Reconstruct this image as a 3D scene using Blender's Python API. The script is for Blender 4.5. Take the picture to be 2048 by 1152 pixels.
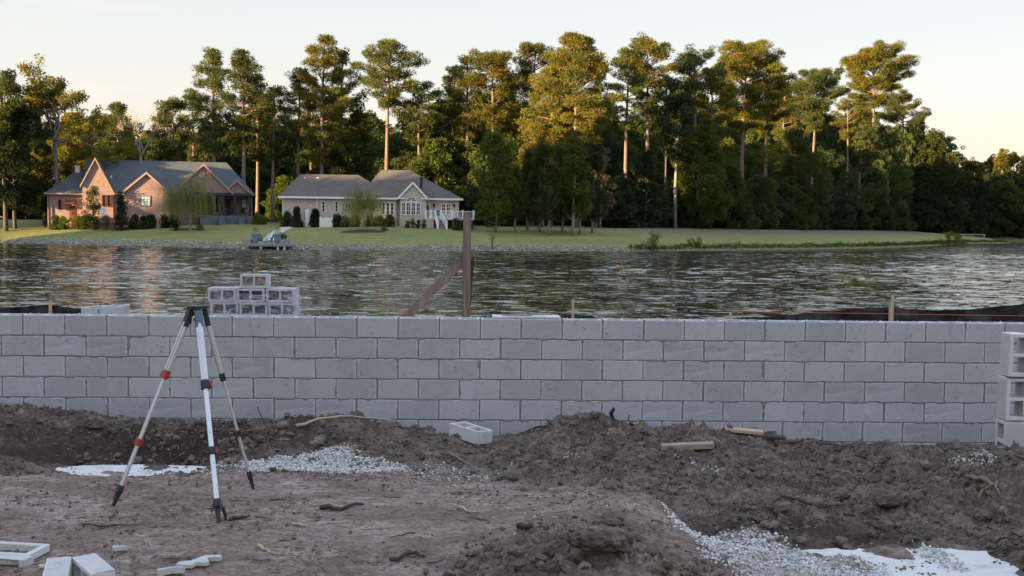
import bpy, bmesh, math, random
import numpy as np
from mathutils import Vector, Matrix
for _o in list(bpy.data.objects): bpy.data.objects.remove(_o)
SC = bpy.context.scene
COL = SC.collection
R = math.radians
random.seed(7)
RNG = np.random.default_rng(7)

# ------------------------------------------------------------------ camera
F, CAMZ, PITCH, ROLL = 2100.0, 1.75, math.atan(124/2100), R(0.67)
cam_d = bpy.data.cameras.new('camera'); cam = bpy.data.objects.new('camera', cam_d); COL.objects.link(cam)
cam_d.sensor_width = 36; cam_d.lens = F/2048*36; cam_d.clip_start = .1; cam_d.clip_end = 5000
CAM = Vector((0, 0, CAMZ))
ROT = (Matrix.Rotation(math.pi/2-PITCH, 3, 'X') @ Matrix.Rotation(ROLL, 3, 'Z'))
cam.matrix_world = Matrix.Translation(CAM) @ ROT.to_4x4()
SC.camera = cam

def ray(px, py):
    d = ROT @ Vector(((px-1024)/F, -(py-576)/F, -1)); return d/d.y
def P(px, py, Y): return CAM + ray(px, py)*Y
def PZ(px, py, z):
    d = ray(px, py); return CAM + d*((z-CAMZ)/d.z)

# ------------------------------------------------------------------ sky, sun, exposure
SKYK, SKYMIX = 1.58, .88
SUN_EL = R(6.0); SDX, SDY = -.84, -.54
w = bpy.data.worlds.new('World'); SC.world = w; w.use_nodes = True
nt = w.node_tree; bg = nt.nodes['Background']
sky = nt.nodes.new('ShaderNodeTexSky'); sky.sky_type = 'NISHITA'; sky.sun_disc = False
sky.sun_elevation = SUN_EL; sky.sun_rotation = math.atan2(SDX, SDY)
sky.air_density = 1.0; sky.dust_density = 1.5; sky.ozone_density = 2.0
tc = nt.nodes.new('ShaderNodeTexCoord')
mp = nt.nodes.new('ShaderNodeMapping'); mp.inputs['Scale'].default_value = (1.6, 1.6, 15)
nt.links.new(tc.outputs['Generated'], mp.inputs[0])
cn = nt.nodes.new('ShaderNodeTexNoise'); cn.inputs['Scale'].default_value = 1.5; cn.inputs['Detail'].default_value = 5
nt.links.new(mp.outputs[0], cn.inputs['Vector'])
cr = nt.nodes.new('ShaderNodeMapRange'); cr.inputs[1].default_value = .56; cr.inputs[2].default_value = .8; cr.inputs[3].default_value = 0; cr.inputs[4].default_value = .22
nt.links.new(cn.outputs[0], cr.inputs[0])
mx = nt.nodes.new('ShaderNodeMix'); mx.data_type = 'RGBA'
nt.links.new(cr.outputs[0], mx.inputs[0]); 
mx.inputs[7].default_value = (3.2, 2.3, 1.8, 1)
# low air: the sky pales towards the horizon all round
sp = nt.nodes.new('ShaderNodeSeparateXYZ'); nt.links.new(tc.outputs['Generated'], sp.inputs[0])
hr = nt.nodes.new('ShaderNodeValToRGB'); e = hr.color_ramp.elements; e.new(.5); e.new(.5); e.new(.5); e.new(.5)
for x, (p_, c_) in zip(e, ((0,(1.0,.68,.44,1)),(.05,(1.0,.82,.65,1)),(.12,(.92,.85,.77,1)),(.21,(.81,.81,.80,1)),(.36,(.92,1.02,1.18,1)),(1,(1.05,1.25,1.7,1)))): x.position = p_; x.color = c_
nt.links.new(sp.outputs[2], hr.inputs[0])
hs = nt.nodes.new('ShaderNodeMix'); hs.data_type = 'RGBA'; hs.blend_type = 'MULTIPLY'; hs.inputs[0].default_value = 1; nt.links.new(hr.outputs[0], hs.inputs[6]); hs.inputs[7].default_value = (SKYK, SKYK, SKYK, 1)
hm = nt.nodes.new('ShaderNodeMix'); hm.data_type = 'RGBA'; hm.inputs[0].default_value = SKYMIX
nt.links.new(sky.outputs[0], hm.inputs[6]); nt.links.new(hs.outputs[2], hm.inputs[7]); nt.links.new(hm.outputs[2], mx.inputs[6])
tint = nt.nodes.new('ShaderNodeMix'); tint.data_type = 'RGBA'; tint.blend_type = 'MULTIPLY'; tint.inputs[0].default_value = 1
nt.links.new(mx.outputs[2], tint.inputs[6]); tint.inputs[7].default_value = (1, 1, 1, 1)
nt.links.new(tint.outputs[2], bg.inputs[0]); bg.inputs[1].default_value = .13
sl = bpy.data.lights.new('sun', 'SUN'); sl.energy = 5.0; sl.angle = R(.5); sl.color = (1, .66, .31)
so = bpy.data.objects.new('sun', sl); COL.objects.link(so)
sd = Vector((SDX*math.cos(SUN_EL), SDY*math.cos(SUN_EL), math.sin(SUN_EL)))
so.rotation_euler = sd.to_track_quat('Z', 'Y').to_euler()
SC.view_settings.view_transform = 'Standard'; SC.view_settings.look = 'None'
SC.view_settings.gamma = 1; SC.view_settings.use_curve_mapping = False
SC.view_settings.exposure = 2.35
SC.render.engine = 'CYCLES'
SC.cycles.max_bounces = 6; SC.cycles.diffuse_bounces = 3; SC.cycles.glossy_bounces = 3
SC.cycles.transparent_max_bounces = 8; SC.cycles.caustics_reflective = False; SC.cycles.caustics_refractive = False

# ------------------------------------------------------------------ helpers
def tag(o, label=None, cat=None, group=None, kind=None):
    if label: o['label'] = label
    if cat: o['category'] = cat
    if group: o['group'] = group
    if kind: o['kind'] = kind
    return o
def empty(name, loc, rz=0):
    o = bpy.data.objects.new(name, None); COL.objects.link(o); o.location = loc; o.rotation_euler = (0, 0, rz)
    o.empty_display_size = .2; return o
def link_mesh(name, me, mat, parent=None):
    if mat and not me.materials:
        for m in (mat if isinstance(mat, (list, tuple)) else [mat]): me.materials.append(m)
    o = bpy.data.objects.new(name, me); COL.objects.link(o)
    if parent: o.parent = parent
    return o
def np_mesh(name, V, T, attrs=None, smooth=False):
    me = bpy.data.meshes.new(name); V = np.asarray(V, np.float32); T = np.asarray(T, np.int32)
    k = T.shape[1]
    me.vertices.add(len(V)); me.vertices.foreach_set('co', V.ravel())
    me.loops.add(T.size); me.loops.foreach_set('vertex_index', T.ravel())
    me.polygons.add(len(T)); me.polygons.foreach_set('loop_start', np.arange(0, T.size, k, dtype=np.int32))
    me.polygons.foreach_set('use_smooth', np.full(len(T), smooth))
    for n, a in (attrs or {}).items():
        me.attributes.new(n, 'FLOAT', 'POINT').data.foreach_set('value', np.asarray(a, np.float32))
    me.update(calc_edges=True); return me
def copy_tree(o, parent=None):
    c = o.copy(); COL.objects.link(c); c.parent = parent
    for ch in list(o.children): copy_tree(ch, c)
    return c

class MB:
    def __init__(s): s.v = []; s.f = []
    def poly(s, pts, faces):
        b = len(s.v); s.v += [tuple(p) for p in pts]; s.f += [tuple(i+b for i in f) for f in faces]; return s
    def box(s, x0, x1, y0, y1, z0, z1):
        return s.poly([(x0,y0,z0),(x1,y0,z0),(x1,y1,z0),(x0,y1,z0),(x0,y0,z1),(x1,y0,z1),(x1,y1,z1),(x0,y1,z1)],
                      [(0,3,2,1),(4,5,6,7),(0,1,5,4),(1,2,6,5),(2,3,7,6),(3,0,4,7)])
    def beam(s, a, b, wx, wy, up=(0,0,1)):
        a, b = Vector(a), Vector(b); d = (b-a).normalized(); up = Vector(up)
        sx = d.cross(up); sx = (Vector((1,0,0)) if sx.length < 1e-4 else sx.normalized()); sy = sx.cross(d).normalized()
        p = []
        for q in (a, b):
            for i, j in ((-1,-1),(1,-1),(1,1),(-1,1)): p.append(q + sx*(i*wx/2) + sy*(j*wy/2))
        return s.poly(p, [(0,3,2,1),(4,5,6,7),(0,1,5,4),(1,2,6,5),(2,3,7,6),(3,0,4,7)])
    def slab(s, pts, off):                                # polygon extruded by off
        n = len(pts); off = Vector(off); p = [Vector(q) for q in pts]; p2 = [q+off for q in p]
        return s.poly(p+p2, [tuple(range(n)), tuple(range(2*n-1, n-1, -1))] + [(i, n+i, n+(i+1)%n, (i+1)%n) for i in range(n)])
    def tube(s, pts, rad, k=6, cap=True):
        pts = [Vector(p) for p in pts]; n = len(pts); rad = [rad]*n if isinstance(rad, (int, float)) else rad
        b = len(s.v); ref = None
        for i, p in enumerate(pts):
            d = (pts[min(i+1,n-1)]-pts[max(i-1,0)]).normalized()
            if ref is None: ref = Vector((0,0,1)) if abs(d.z) < .9 else Vector((1,0,0))
            sx = d.cross(ref).normalized(); sy = sx.cross(d).normalized(); ref = sy
            for j in range(k):
                a = 2*math.pi*j/k; s.v.append(tuple(p + (sx*math.cos(a)+sy*math.sin(a))*rad[i]))
        for i in range(n-1):
            for j in range(k):
                s.f.append((b+i*k+j, b+i*k+(j+1)%k, b+(i+1)*k+(j+1)%k, b+(i+1)*k+j))
        if cap: s.f.append(tuple(b+j for j in range(k))[::-1]); s.f.append(tuple(b+(n-1)*k+j for j in range(k)))
        return s
    def lathe(s, prof, k=12, c=(0,0,0)):
        b = len(s.v)
        for r, z in prof:
            for j in range(k):
                a = 2*math.pi*j/k; s.v.append((c[0]+r*math.cos(a), c[1]+r*math.sin(a), c[2]+z))
        for i in range(len(prof)-1):
            for j in range(k): s.f.append((b+i*k+j, b+i*k+(j+1)%k, b+(i+1)*k+(j+1)%k, b+(i+1)*k+j))
        s.f.append(tuple(b+j for j in range(k))[::-1]); s.f.append(tuple(b+(len(prof)-1)*k+j for j in range(k)))
        return s
    def mesh(s, name, smooth=False, bevel=0, fix=True):
        me = bpy.data.meshes.new(name); me.from_pydata(s.v, [], s.f)
        bm = bmesh.new(); bm.from_mesh(me)
        if fix: bmesh.ops.recalc_face_normals(bm, faces=bm.faces)
        if bevel:
            es = [e for e in bm.edges if len(e.link_faces) == 2 and e.calc_face_angle(0) > R(30)]
            bmesh.ops.bevel(bm, geom=es, offset=bevel, segments=1, affect='EDGES', profile=.5)
        bm.to_mesh(me); bm.free()
        if smooth: me.polygons.foreach_set('use_smooth', [True]*len(me.polygons))
        me.update(); return me
    def build(s, name, mat, parent=None, **k): return link_mesh(name, s.mesh(name, **k), mat, parent)

# numpy noise
def _h(ix, iy, seed):
    n = (ix.astype(np.int64)*374761393 + iy.astype(np.int64)*668265263 + seed*1274126177) & 0xffffffff
    n = ((n ^ (n >> 13))*1274126177) & 0xffffffff
    return ((n ^ (n >> 16)) & 0xffff)/65535.0
def vnoise(x, y, seed=0):
    ix, iy = np.floor(x), np.floor(y); fx, fy = x-ix, y-iy; ix, iy = ix.astype(np.int64), iy.astype(np.int64)
    u, v = fx*fx*fx*(fx*(fx*6-15)+10), fy*fy*fy*(fy*(fy*6-15)+10)
    a, b, c, d = _h(ix,iy,seed), _h(ix+1,iy,seed), _h(ix,iy+1,seed), _h(ix+1,iy+1,seed)
    return (a+(b-a)*u+(c-a)*v+(a-b-c+d)*u*v)*2-1
def fbm(x, y, seed=0, o=4, g=.5):
    t = 0; a = 1; c, s_ = math.cos(.7), math.sin(.7)
    for i in range(o):
        t = t + a*vnoise(x, y, seed+i*17); x, y = (x*c-y*s_)*2.03+3.1, (x*s_+y*c)*2.03-1.7; a *= g
    return t
def ridged(x, y, seed=0, o=4):
    t = 0; a = 1; c, s_ = math.cos(.9), math.sin(.9)
    for i in range(o):
        t = t + a*(1-2*np.abs(vnoise(x, y, seed+i*31))); x, y = (x*c-y*s_)*2.1+5, (x*s_+y*c)*2.1-2; a *= .5
    return t
def worley(x, y, seed=0):
    ix, iy = np.floor(x).astype(np.int64), np.floor(y).astype(np.int64); best = np.full(x.shape, 9.0); sec = np.full(x.shape, 9.0)
    for dx in (-1,0,1):
        for dy in (-1,0,1):
            cx, cy = ix+dx, iy+dy
            d = np.hypot(cx+_h(cx,cy,seed)-x, cy+_h(cx,cy,seed+99)-y)
            sec = np.minimum(sec, np.maximum(best, d)); best = np.minimum(best, d)
    return best, sec

# ------------------------------------------------------------------ materials
class NB:                                                # small node-tree builder
    def __init__(s, name):
        s.m = bpy.data.materials.new(name); s.m.use_nodes = True; s.t = s.m.node_tree; s.b = s.t.nodes['Principled BSDF']
        s.out = s.t.nodes['Material Output']
    def n(s, typ, **k):
        o = s.t.nodes.new('ShaderNode'+typ)
        for a, b in k.items():
            if a in o.inputs.keys() if isinstance(a, str) else False: o.inputs[a].default_value = b
            else: setattr(o, a, b)
        return o
    def l(s, a, b): s.t.links.new(a, b)
    def coord(s, scale=(1,1,1), which='Object', rot=(0,0,0)):
        c = s.n('TexCoord'); m = s.n('Mapping'); m.inputs['Scale'].default_value = scale; m.inputs['Rotation'].default_value = rot
        s.l(c.outputs[which], m.inputs[0]); return m.outputs[0]
    def geo(s, scale=(1,1,1)):
        c = s.n('NewGeometry'); m = s.n('Mapping'); m.inputs['Scale'].default_value = scale; s.l(c.outputs['Position'], m.inputs[0]); return m.outputs[0]
    def noise(s, vec, scale, detail=4, rough=.55, dist=0):
        o = s.n('TexNoise'); o.inputs['Scale'].default_value = scale; o.inputs['Detail'].default_value = detail
        o.inputs['Roughness'].default_value = rough; o.inputs['Distortion'].default_value = dist
        if vec is not None: s.l(vec, o.inputs['Vector'])
        return o.outputs[0]
    def ramp(s, fac, stops, mode='LINEAR'):
        o = s.n('ValToRGB'); e = o.color_ramp.elements; o.color_ramp.interpolation = mode
        while len(e) < len(stops): e.new(.5)
        for x, (p, c) in zip(e, stops): x.position = p; x.color = (*c, 1) if len(c) == 3 else c
        s.l(fac, o.inputs[0]); return o.outputs[0]
    def rng(s, v, a, b, c=0, d=1):
        o = s.n('MapRange'); s.l(v, o.inputs[0])
        for i, x in enumerate((a,b,c,d)): o.inputs[i+1].default_value = x
        return o.outputs[0]
    def mix(s, fac, a, b, mode='MIX'):
        o = s.n('Mix', data_type='RGBA', blend_type=mode)
        for i, x in ((0,fac),(6,a),(7,b)):
            if isinstance(x, (int,float)): o.inputs[i].default_value = x
            elif isinstance(x, tuple): o.inputs[i].default_value = (*x, 1) if len(x) == 3 else x
            else: s.l(x, o.inputs[i])
        return o.outputs[2]
    def math(s, op, a, b=0.5):
        o = s.n('Math', operation=op)
        for i, x in enumerate((a,b)):
            if isinstance(x, (int,float)): o.inputs[i].default_value = x
            else: s.l(x, o.inputs[i])
        return o.outputs[0]
    def bump(s, h, strength=.5, dist=.01, prev=None):
        o = s.n('Bump'); o.inputs['Strength'].default_value = strength; o.inputs['Distance'].default_value = dist; s.l(h, o.inputs['Height'])
        if prev is not None: s.l(prev, o.inputs['Normal'])
        return o.outputs[0]
    def fin(s, col=None, rough=.9, nrm=None, metal=0, spec=.3):
        if col is not None:
            if isinstance(col, tuple): s.b.inputs['Base Color'].default_value = (*col, 1)
            else: s.l(col, s.b.inputs['Base Color'])
        if isinstance(rough, (int,float)): s.b.inputs['Roughness'].default_value = rough
        else: s.l(rough, s.b.inputs['Roughness'])
        s.b.inputs['Metallic'].default_value = metal; s.b.inputs['Specular IOR Level'].default_value = spec
        if nrm is not None: s.l(nrm, s.b.inputs['Normal'])
        return s.m
    def attr(s, name): return s.n('Attribute', attribute_name=name).outputs['Fac']
    def orand(s): return s.n('ObjectInfo').outputs['Random']

def plain(name, col, rough=.7, var=.15, scale=8, metal=0, bump=0, spec=.3):
    b = NB(name); v = b.coord(); n = b.noise(v, scale, 5)
    c = b.mix(n, tuple(x*(1-var*1.6) for x in col), tuple(min(1, x*(1+var*1.6)) for x in col))
    nr = b.bump(b.noise(v, scale*6, 3), .5, bump) if bump else None
    return b.fin(c, rough, nr, metal, spec)

def m_block(name, col, var=.1, dirt=.5):
    b = NB(name); g = b.geo(); r = b.orand()
    n1 = b.noise(g, 3.0, 4); n2 = b.noise(g, 260, 2, .6); n3 = b.noise(g, 40, 3)
    base = b.mix(b.rng(r, 0, 1), tuple(x*(1-var) for x in col), tuple(x*(1+var) for x in col))
    base = b.mix(b.rng(n1, .35, .7, 0, .3), base, tuple(x*.72 for x in col))
    base = b.mix(b.rng(n3, .3, .75, 0, .3), base, (col[0]*.8, col[1]*.8, col[2]*.78))
    base = b.mix(b.rng(n2, .56, .68, 0, .45), base, tuple(x*.5 for x in col))
    base = b.mix(b.rng(n2, .43, .33, 0, .35), base, tuple(min(1,x*1.35) for x in col))
    sm = b.noise(b.geo((1,1,1.6)), 5.5, 6, .65, 1.5)       # soil smears and scuffs
    sp = b.noise(b.geo((1,1,1.3)), 30, 5, .7, .6)
    mk = b.math('MULTIPLY', b.rng(sm, .555, .65), b.rng(sp, .51, .58))
    base = b.mix(b.math('MULTIPLY', mk, dirt), base, (.10,.085,.075))
    sv = b.rng(b.noise(b.geo((1,1,1)), 4.3, 5, .6, 2.), .62, .78, 0, .35)
    base = b.mix(sv, base, (.22,.18,.155))
    oc = b.n('TexCoord').outputs['Object']; sx = b.n('SeparateXYZ'); b.l(oc, sx.inputs[0])
    ex = b.math('DIVIDE', b.math('ABSOLUTE', sx.outputs[0], 0), .196); ez = b.math('DIVIDE', b.math('ABSOLUTE', b.math('SUBTRACT', sx.outputs[2], .095), 0), .095)
    ed = b.math('MAXIMUM', ex, ez); en = b.noise(b.geo(), 24, 5, .7, 1)
    base = b.mix(b.math('MULTIPLY', b.rng(b.math('ADD', ed, b.math('MULTIPLY', en, .28)), 1.03, 1.13), .6), base, tuple(min(1, x*1.28) for x in col))
    blot = b.noise(b.geo((1,1,.7)), 7.5, 5, .65, .8); base = b.mix(b.rng(blot, .56, .66, 0, .28), base, tuple(x*.66 for x in col)); base = b.mix(b.rng(blot, .42, .34, 0, .25), base, tuple(min(1, x*1.2) for x in col))
    nr = b.bump(n2, .6, .0015); nr = b.bump(b.noise(g, 70, 4, .65), .5, .003, nr)
    return b.fin(base, .95, nr, 0, .2)

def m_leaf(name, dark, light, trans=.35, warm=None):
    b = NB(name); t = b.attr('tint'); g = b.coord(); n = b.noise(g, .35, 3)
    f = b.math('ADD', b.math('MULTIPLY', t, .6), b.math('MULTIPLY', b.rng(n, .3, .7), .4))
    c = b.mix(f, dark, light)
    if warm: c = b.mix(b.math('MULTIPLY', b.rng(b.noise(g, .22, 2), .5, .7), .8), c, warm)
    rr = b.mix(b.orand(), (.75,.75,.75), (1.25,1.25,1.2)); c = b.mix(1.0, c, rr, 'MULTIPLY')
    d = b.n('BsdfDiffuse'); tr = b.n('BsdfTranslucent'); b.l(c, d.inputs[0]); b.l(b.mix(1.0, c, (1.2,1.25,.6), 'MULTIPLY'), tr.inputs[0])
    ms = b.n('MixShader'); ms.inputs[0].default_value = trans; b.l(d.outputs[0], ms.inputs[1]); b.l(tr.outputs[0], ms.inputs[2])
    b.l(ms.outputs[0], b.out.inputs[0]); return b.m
def m_bark(name, col):
    b = NB(name); v = b.coord((1,1,.25)); n = b.noise(v, 7, 5, .65)
    return b.fin(b.ramp(n, [(.3, tuple(x*.45 for x in col)), (.65, tuple(x*1.35 for x in col))]), .95, b.bump(n, 1, .05))
M = {}
M['block'] = m_block('concrete_block', (.395,.405,.415), .13)
M['block_pale'] = m_block('concrete_block_pale', (.50,.49,.48), .05, .35)
M['mortar'] = plain('mortar', (.205,.20,.20), .98, .25, 30, 0, .004)
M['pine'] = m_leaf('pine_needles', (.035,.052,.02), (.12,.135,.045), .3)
M['pine_sunlit'] = m_leaf('pine_needles_sunlit', (.04,.055,.018), (.19,.185,.045), .35, (.17,.125,.035))  # pine needles with evening sun painted into their colour, for the lit pines
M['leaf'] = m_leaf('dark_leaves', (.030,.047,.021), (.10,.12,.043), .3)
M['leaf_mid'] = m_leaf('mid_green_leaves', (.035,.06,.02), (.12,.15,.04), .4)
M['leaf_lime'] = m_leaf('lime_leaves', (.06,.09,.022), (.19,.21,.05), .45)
M['leaf_sunlit_brown'] = m_leaf('sunlit_brown_leaves', (.07,.07,.018), (.21,.19,.05), .45, (.17,.115,.035))  # brown green leaves; on sunlit trees evening light is painted into this gold
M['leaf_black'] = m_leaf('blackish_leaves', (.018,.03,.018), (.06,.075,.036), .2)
M['willow'] = m_leaf('willow_leaves', (.12,.14,.05), (.27,.28,.11), .45)
M['dry'] = m_leaf('dry_leaves', (.16,.12,.08), (.30,.22,.15), .3)
M['bark'] = m_bark('pine_bark', (.17,.125,.10))
M['bark_grey'] = m_bark('grey_bark', (.20,.185,.165))
M['bark_dark'] = m_bark('dark_bark', (.08,.068,.058))
# ------------------------------------------------------------------ far bank, water, near ground
WZ = -1.05
def PW(px, py): return PZ(px, py, WZ)
SHORE = [(-420,-40),(-200,-20),(-112,24),(-104,60),(-92,95),(-72,120)] + \
        [(p.x, p.y) for p in (PW(0,486), PW(240,491.5), PW(480,496.5), PW(700,500.5), PW(950,502.5), PW(1290,502.8), PW(1500,499.5),
                              PW(1650,497.5), PW(1750,495.5), PW(1840,492.5), PW(1890,489.5), PW(1925,487))] + \
        [(124,262),(122,285),(138,293),(220,296),(300,280),(330,200),(340,60),(420,-40)]
_S = np.array(SHORE)
def shore_dist(x, y):
    x = np.asarray(x, float); y = np.asarray(y, float); best = np.full(x.shape, 1e9); ins = np.zeros(x.shape, bool)
    poly = np.vstack([_S, [(420,3000),(-420,3000)]])
    for (x0,y0),(x1,y1) in zip(_S[:-1], _S[1:]):
        dx, dy = x1-x0, y1-y0; t = np.clip(((x-x0)*dx+(y-y0)*dy)/(dx*dx+dy*dy), 0, 1)
        best = np.minimum(best, np.hypot(x-x0-t*dx, y-y0-t*dy))
    n = len(poly)
    for i in range(n):
        x0,y0 = poly[i]; x1,y1 = poly[(i+1)%n]
        c = ((y0 > y) != (y1 > y)); xi = (x1-x0)*(y-y0)/((y1-y0) if y1 != y0 else 1e-9)+x0
        ins ^= (c & (x < xi))
    return np.where(ins, best, -best)
def farz(x, y):
    d = shore_dist(x, y)
    z = np.interp(d, [-30,-2,0,.5,2.0,8,14,20,30,60,120,400], [-4,-1.5,WZ-.02,WZ+.2,-.38,.50,1.15,1.55,1.85,2.1,2.3,3.0])
    z = z + .06*fbm(np.asarray(x)*.12, np.asarray(y)*.12, 5)*np.clip(d/3, 0, 1)
    return z
def fz(x, y): return float(farz(np.array([x]), np.array([y]))[0])

def m_lawn():
    b = NB('lawn'); g = b.geo(); n = b.noise(g, .18, 5, .6); n2 = b.noise(b.geo((1,2.5,1)), .9, 4, .6); n3 = b.noise(g, 6, 3)
    c = b.ramp(n2, [(.3,(.11,.14,.038)),(.5,(.175,.195,.058)),(.72,(.25,.24,.085))])
    c = b.mix(b.rng(n, .45, .7, 0, .55), c, (.25,.21,.09))
    c = b.mix(b.rng(n3, .4, .7, 0, .3), c, (.07,.10,.03))
    dr = b.attr('bare'); c = b.mix(b.math('MULTIPLY', dr, b.rng(n3, .2, .7, .55, 1)), c, (.105,.085,.065))
    return b.fin(c, .95, b.bump(b.noise(g, 3, 5, .7), 1, .12))
M['lawn'] = m_lawn()
gx = np.concatenate([np.linspace(-420,-120,20)[:-1], np.arange(-120,150,1.1), np.linspace(151,420,30)])
gy = np.concatenate([np.linspace(-40,90,36)[:-1], np.arange(90,200,.8), np.arange(200,310,2), np.linspace(312,900,24)])
X, Y = np.meshgrid(gx, gy); nx_, ny_ = len(gx), len(gy)
Zf = farz(X, Y); D_ = shore_dist(X, Y)
def grid_faces(nx, ny):
    i = np.arange(nx*ny).reshape(ny, nx); return np.stack([i[:-1,:-1], i[:-1,1:], i[1:,1:], i[1:,:-1]], -1).reshape(-1, 4)
bare = np.clip((D_-21)/3, 0, 1)*(X > -12)+np.clip((D_-26)/6, 0, 1)*(X <= -12)                         # leaf litter under the wood
bare = np.maximum(bare, np.clip(1-np.abs(D_-.6)/.9, 0, 1)*.9)
XX = X
bare = np.maximum(bare, np.clip(1-np.hypot((X-6)/12, (D_-22)/4.5), 0, 1)*1.6*(Y > 90)).clip(0, 1)
bare = np.maximum(bare, .85*np.clip((X-12)/14, 0, 1)*np.clip((D_-5)/9, 0, 1))
me = np_mesh('far_bank', np.stack([X, Y, Zf], -1).reshape(-1,3), grid_faces(nx_, ny_), {'bare': bare.ravel()}, True)
o = link_mesh('far_lawn', me, M['lawn']); tag(o, kind='structure')

# water
b = NB('lake_water')
def wn(scale, sc, det, amp):
    o = b.n('TexNoise'); o.inputs['Scale'].default_value = sc; o.inputs['Detail'].default_value = det; o.inputs['Roughness'].default_value = .55; o.inputs['Distortion'].default_value = .3
    b.l(b.geo(scale), o.inputs['Vector']); v = b.n('VectorMath', operation='SUBTRACT'); b.l(o.outputs['Color'], v.inputs[0]); v.inputs[1].default_value = (.5,.5,.5)
    w_ = b.n('VectorMath', operation='MULTIPLY'); b.l(v.outputs[0], w_.inputs[0]); w_.inputs[1].default_value = (amp*.6, amp, 0); return w_.outputs[0]
calm = b.rng(b.noise(b.geo((.5,1.6,1)), .045, 3), .36, .62, .45, 1.35)
va = b.n('VectorMath', operation='ADD'); b.l(wn((.62,1.5,1), 1.7, 3, .66), va.inputs[0]); b.l(wn((1.0,2.4,1), 4.2, 2, .48), va.inputs[1])
vs = b.n('VectorMath', operation='SCALE'); b.l(va.outputs[0], vs.inputs[0]); b.l(calm, vs.inputs['Scale'])
vz = b.n('VectorMath', operation='ADD'); b.l(vs.outputs[0], vz.inputs[0]); b.l(b.n('NewGeometry').outputs['Normal'], vz.inputs[1]); vn = b.n('VectorMath', operation='NORMALIZE'); b.l(vz.outputs[0], vn.inputs[0])
M['water'] = b.fin((.03,.032,.024), .03, vn.outputs[0], 0, .5); b.b.inputs['IOR'].default_value = 1.42
wx = np.concatenate([np.linspace(-440,-78,24)[:-1], np.arange(-78,96,.30), np.linspace(96.3,440,24)]); wy = np.concatenate([np.linspace(14,25,8)[:-1], np.arange(25,60,.20), np.arange(60,132,.34), np.linspace(133,330,60)])
X, Y = np.meshgrid(wx, wy)
fd = np.clip((Y-22)/4, 0, 1)*np.clip((136-Y)/14, 0, 1)*np.clip((80+X)/6, 0, 1)*np.clip((98-X)/6, 0, 1)
gust = .55+.75*np.clip(.5+.9*fbm(X*.018, Y*.06, 11, 3), 0, 1)
Wv = WZ+fd*gust*(.042*fbm(X*.50+.3*fbm(X*.2,Y*.2,5,2), Y*1.0, 21, 3, .55))
me = np_mesh('lake', np.stack([X, Y, Wv], -1).reshape(-1,3), grid_faces(len(wx), len(wy)), None, True)
tag(link_mesh('lake_water', me, M['water']), kind='structure')

# near ground : control points -> thin plate surface
CP = []
def c(px, py, Yd, r=.5): p = P(px, py, Yd); CP.append((p.x, p.y, p.z, r))
def cz(px, py, z, r=.2): p = PZ(px, py, z); CP.append((p.x, p.y, p.z, r))
def cw(x, y, z, r=.3): CP.append((x, y, z, r))
# flat trodden area
for px, py, z in ((0,1152,0),(250,1100,0),(500,1150,0),(750,1150,.0),(0,1020,0),(228,1011,0),(445,1046,0),(507,978,0),(300,960,.0),(100,965,0),
                  (650,1050,0),(650,980,0),(800,1080,0),(850,990,0),(900,1050,.01),(1000,1010,.01),(1150,1010,.0),(0,960,0),(420,960,0),(560,958,.0)): cz(px, py, z, .12)
cz(1330,1010,.02,.3); cz(1200,1050,.03,.5); cz(1080,1080,.04,.6); cz(1020,1140,.07,.8); cz(1150,1130,.12,.9); cz(1260,1140,.10,.9)
# left pit and berm
for px in (130, 250, 370): c(px, 951, 8.2, .35); c(px, 937, 8.62, .35); c(px, 925, 8.78, .8); c(px, 885, 8.95, .9)
c(20,930,8.2,.8); c(30,880,8.8,.9); c(30,822,9.5,.9); c(110,840,9.6,.8); c(180,842,9.6,.9); c(260,848,9.7,.7); c(350,848,9.7,.7); c(430,852,9.7,.8)
c(440,930,8.3,.7); c(440,890,8.8,.8); c(-150,840,9.5,.8); c(-150,960,7.5,.5)
# gravel patch and mound behind it
c(540,860,9.5,.8); c(540,920,8.3,.6); c(620,905,8.55,.6); c(700,905,8.5,.6); c(640,940,7.8,.4); c(760,925,8.2,.6)
c(640,846,9.4,.9); c(700,852,9.3,.9); c(780,872,9.2,.9); c(860,880,9.3,.8); c(940,892,9.3,.7); c(870,925,8.3,.6); c(960,915,8.6,.7); c(960,950,7.8,.4)
c(620,842,10.2,.6); c(780,862,10.2,.6); c(940,872,10.2,.5); c(250,838,10.25,.5); c(0,832,10.2,.5); c(500,846,10.2,.5)
# big mound
c(1185,824,9.35,.9); c(1120,842,9.3,.9); c(1240,838,9.35,.9); c(1320,862,9.3,.9); c(1400,856,9.4,.9); c(1480,876,9.4,.8); c(1060,885,9.0,.8)
c(1185,855,8.9,1); c(1120,900,8.35,1); c(1200,905,8.3,1); c(1300,905,8.4,1); c(1040,930,8.0,.8); c(1120,960,7.6,.7); c(1250,975,7.3,.6); c(1380,980,7.3,.7)
c(1400,905,8.6,.9); c(1480,920,8.5,.9); c(1180,880,10.2,.5); c(1400,885,10.3,.5)
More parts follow.
